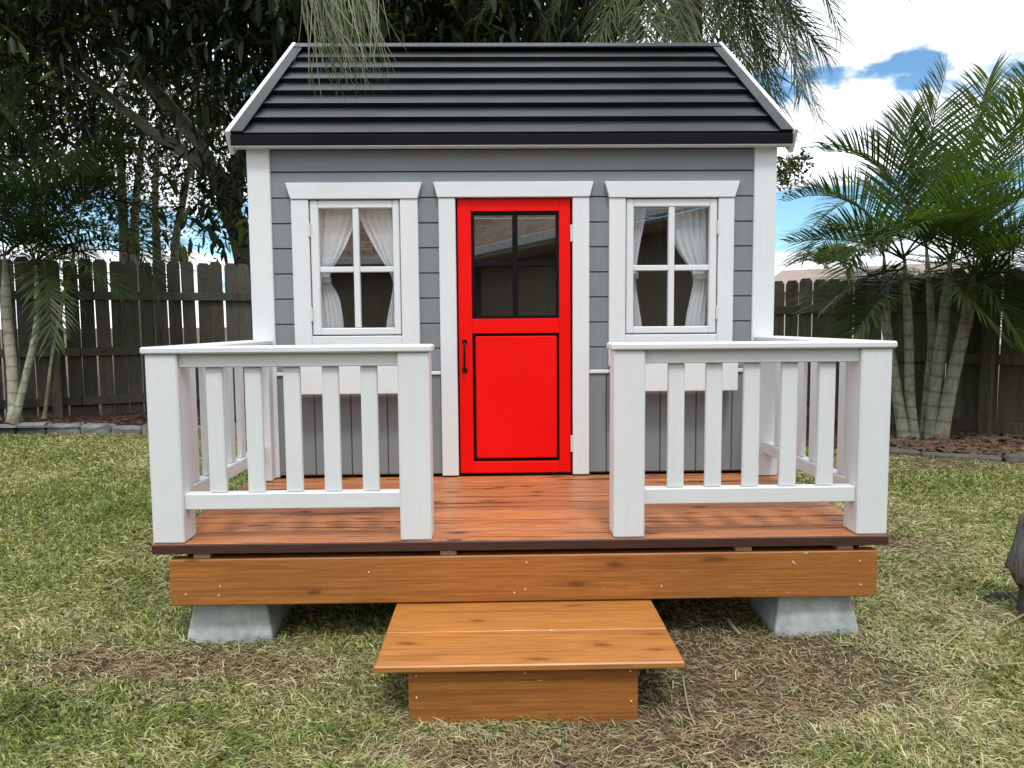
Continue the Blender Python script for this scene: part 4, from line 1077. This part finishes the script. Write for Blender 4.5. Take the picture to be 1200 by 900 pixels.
def gable_house(name, a, b_, depth, zb, ze, rise, wall_mat, roof_mat, label, over=0.5, gutter=None):
    """eave line from a to b_ facing the left of a->b_ ... the house lies on the other side"""
    a = np.array(a, float); b_ = np.array(b_, float); d = b_ - a; Ln = np.linalg.norm(d); d /= Ln; n = np.array([-d[1], d[0]])
    h = empty(name, (a[0], a[1], zb), label, "house")
    X = Vector((d[0], d[1], 0)); Y = Vector((n[0], n[1], 0)); Zv = Vector((0, 0, 1)); O = Vector((a[0], a[1], 0))
    bm = bmesh.new(); box_bm(bm, O + X * Ln / 2 + Y * (over + depth / 2) + Zv * ((zb + ze - 0.05) / 2), Ln - 0.6, depth, ze - 0.05 - zb, 0, (X, Y, Zv))
    mesh_obj("wall", finish(bm, "wall"), wall_mat, h)
    D2 = depth / 2 + over
    for s, nm in ((0, "roof"), (1, "roof")):
        P = []
        for x, y, z in ((0, 0, ze), (Ln, 0, ze), (Ln, D2, ze + rise), (0, D2, ze + rise)):
            yy = y if s == 0 else 2 * D2 - y
            P.append(O + X * x + Y * yy + Zv * z)
        bm = bmesh.new(); vs_ = [bm.verts.new(p) for p in P]; lo_ = [bm.verts.new(p - Zv * 0.12) for p in P]
        bm.faces.new(vs_ if s == 0 else vs_[::-1]); bm.faces.new(lo_[::-1] if s == 0 else lo_)
        for i in range(4): bm.faces.new([vs_[i], lo_[i], lo_[(i + 1) % 4], vs_[(i + 1) % 4]])
        me = finish(bm, nm); sl_ = math.hypot(D2, rise)
        q = [(0, 0), (Ln, 0), (Ln, sl_), (0, sl_)]; uv_quad(me, q + q)
        mesh_obj(nm, me, roof_mat, h)
    if gutter:
        bm = bmesh.new(); box_bm(bm, O + X * Ln / 2 - Y * 0.05 + Zv * (ze - 0.07), Ln + 0.1, 0.09, 0.13, 0.01, (X, Y, Zv))
        mesh_obj("gutter", finish(bm, "gutter"), "white_x", h)
        bm = bmesh.new(); box_bm(bm, O + X * Ln / 2 + Y * over / 2 + Zv * (ze - 0.16), Ln - 0.1, over, 0.03, 0, (X, Y, Zv))
        mesh_obj("soffit", finish(bm, "soffit"), "cream_wall", h)
    return h
nA, nB = XY(1165, 27.3), XY(880, 33.0)
nd_ = (nB - nA) / np.linalg.norm(nB - nA)
gable_house("bungalow", nB, nA, 6.5, -0.4, 1.95, 1.15, "cream_wall", "shingle_pink", "low house with pinkish shingle roof beyond the right fence")
# the house behind the photographer, seen in the door and window glass
gable_house("house_wing", (2.05, -2.75), (-1.05, -9.6), 9.0, -0.39, 1.95, 3.4, "stucco", "shingle_brown", "beige house wing with brown roof reflected in the door glass", 0.6, True)
gable_house("house_wing", (2.5, -9.95), (-9.5, -9.7), 9.0, -0.39, 1.95, 3.6, "stucco", "shingle_brown", "beige house wing with brown roof reflected in the left window", 0.6, True)

# ------------------------------------------------------------------ stump, stones, twigs
sb_ = on_ground(1233, 735, -0.375)
stp = empty("tree_stump", (sb_[0], sb_[1], -0.38), "weathered grey wooden stump at the right edge of the lawn", "stump")
def rough_cyl(name, prof, seed, parent, base, mat, n=26, amp=0.02):
    r = np.random.default_rng(seed); th = np.arange(n) * 2 * math.pi / n; V = []
    ridge = r.normal(0, 1, n)
    for z, rad in prof:
        rr = rad * (1 + amp * (1.6 * ridge + 0.5 * r.normal(0, 1, n)))
        V.append(np.stack([rr * np.cos(th), rr * np.sin(th), z + r.normal(0, 0.016, n)], 1))
    V.append(np.array([[0, 0, prof[-1][0] + 0.004]])); V = np.concatenate(V); k = len(prof); Fc = []; sz = []
    for i in range(k - 1):
        for j in range(n): Fc += [i * n + j, i * n + (j + 1) % n, (i + 1) * n + (j + 1) % n, (i + 1) * n + j]; sz.append(4)
    for j in range(n): Fc += [(k - 1) * n + j, (k - 1) * n + (j + 1) % n, k * n]; sz.append(3)
    return mesh_obj(name, np_mesh(name, V, Fc, sz), mat, parent, base)
bz = WP[stp]
rough_cyl("lower_trunk", [(-0.03, 0.125), (0.05, 0.108), (0.12, 0.100), (0.19, 0.098)], 3, stp, bz, "bark_dark", 17, 0.05)
rough_cyl("bark_collar", [(0.175, 0.085), (0.165, 0.122), (0.20, 0.132), (0.25, 0.126), (0.31, 0.112), (0.37, 0.098), (0.42, 0.088)], 5, stp, bz, "stump", 34, 0.055)
rk = on_ground(1172, 712, -0.375)
bm = bmesh.new(); bmesh.ops.create_icosphere(bm, subdivisions=3, radius=0.035)
for v in bm.verts: v.co = Vector((v.co.x * 1.5, v.co.y, v.co.z * 0.6)) + Vector(rng.normal(0, 0.003, 3))
tag(mesh_obj("stone", finish(bm, "stone"), "rock", None, (rk[0], rk[1], float(gz(rk[0], rk[1])) + 0.008)), "small dark stone in the grass beside the stump", "stone")
def twig(px, rad, label):
    P = [];
    for u, v, dz in px: g = on_ground(u, v, -0.375); P.append((g[0], g[1], float(gz(g[0], g[1])) + 0.012 + dz))
    o = tube("twig", spline(P, 16), np.linspace(rad, rad * .4, 17)[:len(spline(P, 16))] if False else rad, "twig", None, 6, base=P[0]); tag(o, label, "twig", "twigs lying in the grass")
twig([(1215, 735, .03), (1190, 745, .02), (1168, 750, 0), (1160, 757, 0)], 0.004, "pale bent twig lying just below the stump")
twig([(1158, 788, 0), (1180, 790, .01), (1215, 788, .01)], 0.004, "straight pale twig near the right picture edge below the stump")
twig([(853, 742, .012), (858, 748, .006), (868, 757, 0)], 0.006, "short reddish twig end near the right concrete block")
twig([(1095, 775, 0), (1110, 768, .01), (1130, 752, .012)], 0.003, "thin grey twig between right block and stump")
twig([(800, 800, 0), (806, 830, .004), (815, 850, 0)], 0.003, "thin twig right of the step riser")

# ------------------------------------------------------------------ lawn
def field(px, py, sx, sy):          # ellipse on the ground around a picture point
    g = on_ground(px, py, -0.37); return g[0], g[1], sx, sy
BARE = [field(860, 775, .38, .20) + (1.7,), field(640, 880, .45, .08) + (1.4,), field(960, 800, .34, .16) + (1.0,), field(150, 785, .34, .09) + (.75,), field(230, 690, .3, .12) + (.45,), field(1150, 545, .9, .3) + (.7,), field(330, 790, .3, .12) + (.3,),
        field(1100, 640, .4, .2) + (.4,), field(790, 850, .26, .12) + (1.1,), field(380, 880, .2, .07) + (.4,), (0.0, 1.6, 1.2, 1.6, 0.9)]
GREEN = [field(25, 840, .22, .12) + (1.2,), field(60, 600, .8, .9) + (.7,), field(1080, 560, .8, .4) + (.35,), field(1130, 700, .16, .12) + (.9,), field(820, 740, .1, .05) + (.7,), field(390, 740, .25, .1) + (.7,), field(1000, 880, .2, .08) + (.35,), field(400, 860, .12, .06) + (.3,)]
STRAW = [field(380, 800, .3, .16) + (.5,), field(170, 660, .5, .3) + (.3,), field(1100, 600, .8, .4) + (.3,), field(1050, 830, .4, .2) + (.4,), field(450, 880, .3, .08) + (.4,)]
def wsum(x, y, L_):
    s = np.zeros_like(x)
    for cx_, cy_, sx, sy, a in L_: s += a * np.exp(-((x - cx_) / sx) ** 2 - ((y - cy_) / sy) ** 2)
    return s
def inside_house(x, y): return (x > -0.31) & (x < 0.28) & (y > -0.4) & (y < 0.05) | (np.abs(x) > .84) & (np.abs(x) < 1.12) & (y > 0.06) & (y < 0.32)
def make_grass(n):
    r = np.random.default_rng(5)
    Z = 1.55 * (8.2 / 1.55) ** r.random(n)                     # density falls with the square of the distance
    half = 0.90
    X = r.uniform(-1, 1, n) * half * Z + CAM[0] + 0.02 * Z; Y = CAM[1] + Z
    # outside the beds
    inl = ((Y - (e0[1] + (X - e0[0]) * (e1[1] - e0[1]) / (e1[0] - e0[0]))) > -0.08) & (X < e1[0])
    inr = ((Y - (r0[1] + (X - r0[0]) * (r1[1] - r0[1]) / (r1[0] - r0[0]))) > -0.04) & (X > r0[0] - .3)
    deep = (np.abs(X) < 1.12) & (Y > 0.75)
    keep = ~(inl | inr | inside_house(X, Y) | deep) & (Y < 7.0)
    bare = wsum(X, Y, BARE) + 1.5 * (fbm(X, Y, 2.3, 5) - 0.46); green = wsum(X, Y, GREEN) + 1.3 * (fbm(X, Y, 1.5, 31) - 0.45); straw = wsum(X, Y, STRAW) + 0.9 * (fbm(X, Y, 2.2, 57) - 0.45)
    under = (np.abs(X) < 1.1) & (Y > 0.15)
    rb = r.random(n); keep &= rb > np.clip(bare * 0.95, 0, 0.90); keep &= ~under | (r.random(n) > 0.55)
    X, Y, Z, bare, green, straw = (q_[keep] for q_ in (X, Y, Z, bare, green, straw)); n = len(X)
    clump = vnoise(X, Y, 14.0, 3); 
    pg = np.clip(0.45 + 0.75 * green - 0.5 * straw - 0.55 * np.clip(bare, 0, 2) + 0.5 * (clump - 0.5), 0.05, 0.97)
    isg = r.random(n) < pg
    far = np.clip((Z - 2.0) / 4.0, 0, 1.4)
    ln = np.where(isg, r.uniform(0.018, 0.052, n), r.uniform(0.018, 0.072, n)) * (1 + 0.15 * far); ln *= np.where(bare > 0.5, 0.8, 1.0)
    wd = np.where(isg, r.uniform(0.0026, 0.0050, n), r.uniform(0.0014, 0.0034, n)) * (1 + 1.0 * far)
    az_ = r.uniform(0, 2 * math.pi, n) * 0.75 + 2 * math.pi * vnoise(X, Y, 5.0, 11) * 0.6
    lift = np.where(isg, r.uniform(0.15, 1.15, n), r.uniform(-0.02, 0.55, n))
    h = np.stack([np.cos(az_), np.sin(az_), np.zeros(n)], 1); z3 = np.array([0, 0, 1.0])
    d1 = h * np.cos(lift)[:, None] + z3 * np.sin(lift)[:, None]
    l2 = lift - r.uniform(0.3, 1.3, n) * np.where(isg, 1.0, 0.6)
    az2 = az_ + r.normal(0, 0.5, n); h2 = np.stack([np.cos(az2), np.sin(az2), np.zeros(n)], 1)
    d2 = h2 * np.cos(l2)[:, None] + z3 * np.sin(l2)[:, None]
    B = np.stack([X, Y, gz(X, Y) + r.uniform(-0.002, 0.012, n)], 1)
    S = np.stack([-np.sin(az_), np.cos(az_), r.normal(0, 0.35, n)], 1) * (wd * 0.5)[:, None]
    M = B + d1 * (ln * 0.5)[:, None]; T = M + d2 * (ln * 0.5)[:, None]
    T[:, 2] = np.maximum(T[:, 2], gz(T[:, 0], T[:, 1]) + 0.002)
    V = np.stack([B - S, B + S, M + S, M - S, T], 1).reshape(-1, 3); b = np.arange(n)[:, None] * 5
    loops = np.concatenate([b + [0, 1, 2, 3], b + [3, 2, 4]], 1).ravel(); sizes = np.tile([4, 3], n)
    gcol = np.array([[0.10, 0.140, 0.030], [0.19, 0.235, 0.055], [0.30, 0.335, 0.095], [0.42, 0.43, 0.16], [0.13, 0.175, 0.072]])
    scol = np.array([[0.54, 0.48, 0.25], [0.66, 0.60, 0.37], [0.44, 0.40, 0.18], [0.74, 0.69, 0.46], [0.26, 0.18, 0.09]])
    c = np.where(isg[:, None], gcol[r.integers(5, size=n)], scol[r.integers(5, size=n)]) * r.uniform(0.75, 1.2, (n, 1))
    deepg = np.clip(green - 0.6, 0, 1)[:, None]; c = np.where(isg[:, None], c * (1 - 0.30 * deepg), c)
    br = np.clip(bare, 0, 1)[:, None]; c = np.where(isg[:, None], c, c * (1 - 0.28 * br) )
    return np_mesh("lawn_grass", V, loops, sizes, np.repeat(c, 5, 0))
tag(mesh_obj("lawn_grass", make_grass(750000), "grass"), "patchy green and straw-coloured lawn grass around the playhouse", "grass", kind="stuff")
# dead leaves and straw bits lying on the bare soil
g = [];
for cx_, cy_, sx, sy, a in BARE[:-1]: g.append(np.stack([rng.normal(cx_, sx * .8, 700), rng.normal(cy_, sy * .8, 700)], 1))
g = np.concatenate(g); g = g[~inside_house(g[:, 0], g[:, 1])]
g2 = g + rng.normal(0, 0.05, g.shape); g2 = g2[~inside_house(g2[:, 0], g2[:, 1])]
tag(mesh_obj("straw_litter", chips("straw_litter", g2, gz(g2[:, 0], g2[:, 1]) + 0.004, "twig", .008, .03, 0.05, 0.10), "straw_bit"), "pale straw bits scattered over the bare soil", "straw", kind="stuff")
tag(mesh_obj("ground_litter", chips("ground_litter", g, gz(g[:, 0], g[:, 1]) + 0.003, "twig", .005, .018, 0.08, 0.22), "leaf_litter"), "dry brown litter scattered over the bare soil", "litter", kind="stuff")
